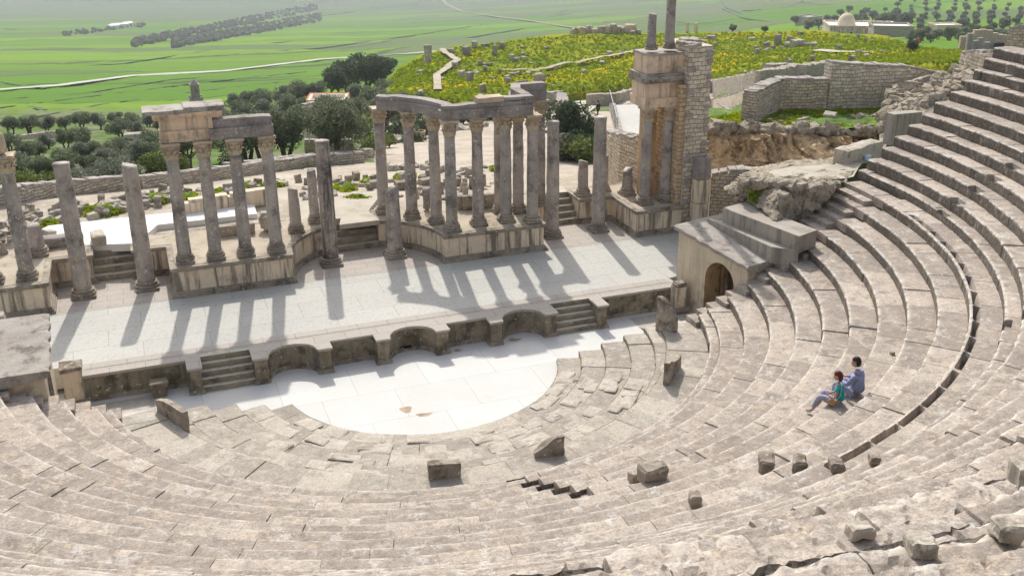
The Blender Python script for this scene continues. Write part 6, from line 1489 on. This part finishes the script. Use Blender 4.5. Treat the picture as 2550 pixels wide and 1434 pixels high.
def seated_man(loc,rz,sc):
    t=thing('person',loc,'man with short dark hair in a lilac hooded sweatshirt seated beside the woman','person',None,rz); t.scale=(sc,sc,sc)
    P=[(0,0,.12),(0,-.02,.26),(0,.0,.42),(0,.03,.56),(0,.05,.65),(0,.065,.72)]; R=[.14,.13,.14,.13,.062,.056]; E_=[(0,1),(1,2),(2,3),(3,4),(4,5)]
    def add(p,r,frm): P.append(p); R.append(r); E_.append((frm,len(P)-1)); return len(P)-1
    for sx in (-1,1):
        knee=(sx*.17,.48,.26); ank=(sx*.15,.50,-.18); toe=(sx*.17,.68,-.25)
        a=add((sx*.10,.07,.10),.10,0); b=add((sx*.13,.28,.18),.085,a); c=add(knee,.066,b); d=add((sx*.16,.47,.04),.056,c); e=add(ank,.04,d); add(toe,.036,e)
        el=(sx*.27,.13,.36); wr=(sx*.13,.37,.36)
        a=add((sx*.185,.02,.56),.058,3); b=add((sx*.235,.07,.46),.048,a); c=add(el,.042,b); d=add((sx*.20,.25,.36),.036,c); e=add(wr,.027,d); hand(P,E_,R,wr,e,(-sx*.5,.8,-.1),(0,.5,.8),.6,1.08)
    skin_mesh('body',P,E_,R,MT['skin'],t)
    head_mesh('head',(-.005,.10,.865),1.06,MT['skin'],t,face=.35,tilt=-.12); hair_mesh((-.005,.095,.872),1.06,MT['hair_d'],t,face=.35,tilt=-.08,length=.05,amp=.009)
    P=[(0,0,.13),(0,-.02,.26),(0,.0,.42),(0,.03,.56),(0,.045,.63)]; R=[.20,.185,.19,.18,.10]; E_=[(0,1),(1,2),(2,3),(3,4)]
    for sx in (-1,1):
        n=len(P); P+=[(sx*.18,.02,.56),(sx*.24,.07,.46),(sx*.275,.13,.36),(sx*.20,.26,.36),(sx*.15,.34,.36)]; R+=[.085,.075,.062,.052,.046]; E_+=[(3,n),(n,n+1),(n+1,n+2),(n+2,n+3),(n+3,n+4)]
    skin_mesh('hooded_sweatshirt',P,E_,R,MT['lilac'],t)
    P=[(math.cos(a)*.105,.02+math.sin(a)*.085-.01,.665-.03*math.sin(a)-(.04 if math.sin(a)<-.3 else 0)) for a in [2*PI*i/10 for i in range(10)]]
    skin_mesh('hood',P,[(i,(i+1)%10) for i in range(10)],[.040]*5+[.050]*5,MT['lilac'],t,1)
    P=[(0,.0,.10),(-.10,.08,.10),(-.135,.28,.18),(-.17,.48,.26),(-.16,.47,.04),(-.155,.495,-.13),(.10,.08,.10),(.135,.28,.18),(.17,.48,.26),(.16,.47,.04),(.155,.495,-.13)]
    skin_mesh('trousers',P,[(0,1),(1,2),(2,3),(3,4),(4,5),(0,6),(6,7),(7,8),(8,9),(9,10)],[.14,.12,.10,.085,.07,.066,.12,.10,.085,.07,.066],MT['lavender'],t)
    for sx in (-1,1): skin_mesh('shoe',[(sx*.15,.50,-.21),(sx*.16,.60,-.25),(sx*.17,.68,-.27)],[(0,1),(1,2)],[.05,.052,.042],MT['whitec'],t,1)
    return t
wz=ZK[6] if False else 3.507
fa=math.atan2(.50,.866)
pw=pz(2088,1008,wz); pm=pz(2131,986,wz)
seated_woman((pw[0],pw[1],wz),fa+.15,.96); seated_man((pm[0],pm[1],wz),fa-.05,1.03)
for o in [x for x in bpy.data.objects if x.name.startswith('handbag')]: bpy.data.objects.remove(o)
bagobj((pw[0],pw[1],wz),fa+.15,.96)
def standing(p,face,sc,top,bottom,hair,label,stride=.16,hat=None,extra=None,sit=False):
    t=thing('person',tuple(p),label,'person',None,face); t.scale=(sc,sc,sc)
    H=.92; P=[(0,0,H),(0,-.01,1.08),(0,0,1.24),(0,0,1.40),(0,.01,1.48),(0,.02,1.54)]; R=[.13,.115,.13,.12,.055,.05]; E_=[(0,1),(1,2),(2,3),(3,4),(4,5)]
    def add(p_,r,f): P.append(p_); R.append(r); E_.append((f,len(P)-1)); return len(P)-1
    legs=[]
    for sx in (-1,1):
        st=stride*sx
        if sit: kn,an,to=(sx*.12,.42,H+.05),(sx*.12,.42,H-.40),(sx*.12,.56,H-.44)
        else: kn,an,to=(sx*.10,st*.55+.02,.50),(sx*.10,st,.09),(sx*.11,st+.16,.04)
        a=add((sx*.095,0,H-.05),.10,0); b=add(kn,.062,a); c=add(an,.04,b); add(to,.035,c); legs.append(((sx*.095,0,H-.05),kn,an,to))
        el=(sx*.25,-.03-st*.3,1.16); wr=(sx*.24,.06-st*.8,.95)
        if sit: wr=(sx*.12,.3,1.05)
        a=add((sx*.17,0,1.40),.055,3); b=add(el,.042,a); c=add(wr,.028,b); hand(P,E_,R,wr,c,(0,.25,-1),(-sx*.2,1,0),.3)
    skin_mesh('body',P,E_,R,MT['skin'],t,1)
    head_mesh('head',(0,.03,1.64),1.0,MT['skin'],t); hair_mesh((0,.025,1.645),1.04,MT[hair],t,length=.1)
    P2=[(0,0,H+.02),(0,-.01,1.10),(0,0,1.26),(0,0,1.41)]; R2=[.15,.14,.15,.135]; E2=[(0,1),(1,2),(2,3)]
    for sx in (-1,1):
        st=stride*sx; n=len(P2); P2+=[(sx*.17,0,1.40),(sx*.25,-.03-st*.3,1.16),(sx*.24,.045-st*.7,.98) if not sit else (sx*.14,.26,1.06)]; R2+=[.075,.06,.045]; E2+=[(3,n),(n,n+1),(n+1,n+2)]
    skin_mesh('jacket' if top=='black' else 'shirt',P2,E2,R2,MT[top],t,1)
    P3=[(0,0,H-.02)];R3=[.145];E3=[]
    for L_ in legs:
        n=len(P3); P3+=[L_[0],L_[1],(L_[2][0],L_[2][1],L_[2][2]+.04)]; R3+=[.115,.08,.062]; E3+=[(0,n),(n,n+1),(n+1,n+2)]
    skin_mesh('trousers',P3,E3,R3,MT[bottom],t,1)
    for L_ in legs: skin_mesh('shoe',[(L_[2][0],L_[2][1],L_[2][2]-.03),L_[3]],[(0,1)],[.05,.045],MT['black'],t,1)
    if hat:
        mb=MB(); mb.lathe([(.17,1.70),(.16,1.715),(.10,1.72),(.095,1.78),(.06,1.81),(.005,1.82)],(0,.02,0),16); mb.build('sun_hat',MT[hat],t)
    if extra=='white_front':
        mb=MB(); mb.rough((0,.125,1.2),(.12,.05,.4),0,.01,seed=1,n=3,bev=.02); mb.build('shirt_front',MT['whitec'],t)
    return t
standing(ground(1552,250),2.6,1.05,'black','black','hair_d','man in a black jacket over a white shirt walking across the plaza',.2,extra='white_front')
standing(ground(1368,304),3.3,1.05,'sky','navy','hair_d','man in a light blue shirt standing before the pale wall',.05)
standing(ground(1853,221),1.2,1.08,'red','whitec','hair_d','woman in a red top and white trousers strolling, left of the couple',.1,hat='whitec')
standing(ground(1870,221),2.6,1.08,'beige','beige','hair_d','person in beige clothes and a straw hat strolling beside the woman in red',.08,hat='beige')
p=pD(1405,378,tD(1405,390)); standing(p-np.array([0,0,.90]),2.9,1.0,'black','black','hair_d','person in black sitting on the tan wall by the hedge, seen from behind',0,sit=True)
standing(ground(1489,285)+np.array([0,0,-.3]),.5,1.05,'black','black','hair_d','person in dark clothes half hidden behind the dark evergreen tree',.1)
standing(ground(2283,124),2.0,1.1*tD(2283,124)/150,'red','navy','hair_d','visitor in a red top and blue trousers near the ruined temple',.1)
# ================================================================== AIR
hz=bpy.data.meshes.new('haze'); B=[(-2600,-60,-420),(3200,-60,-420),(3200,4300,-420),(-2600,4300,-420),(-2600,-60,17.5),(3200,-60,17.5),(3200,4300,17.5),(-2600,4300,17.5)]
hz.from_pydata(B,[],[(0,3,2,1),(4,5,6,7),(0,1,5,4),(1,2,6,5),(2,3,7,6),(3,0,4,7)]); ho=bpy.data.objects.new('haze',hz); COL.objects.link(ho); ho['kind']='stuff'
m=bpy.data.materials.new('haze_air'); m.use_nodes=True; n=m.node_tree; n.nodes.remove(n.nodes['Principled BSDF']); pv=n.nodes.new('ShaderNodeVolumePrincipled')
pv.inputs['Color'].default_value=(.86,.90,1,1); pv.inputs['Density'].default_value=.00020; pv.inputs['Anisotropy'].default_value=.2
n.links.new(pv.outputs[0],n.nodes['Material Output'].inputs['Volume']); hz.materials.append(m)
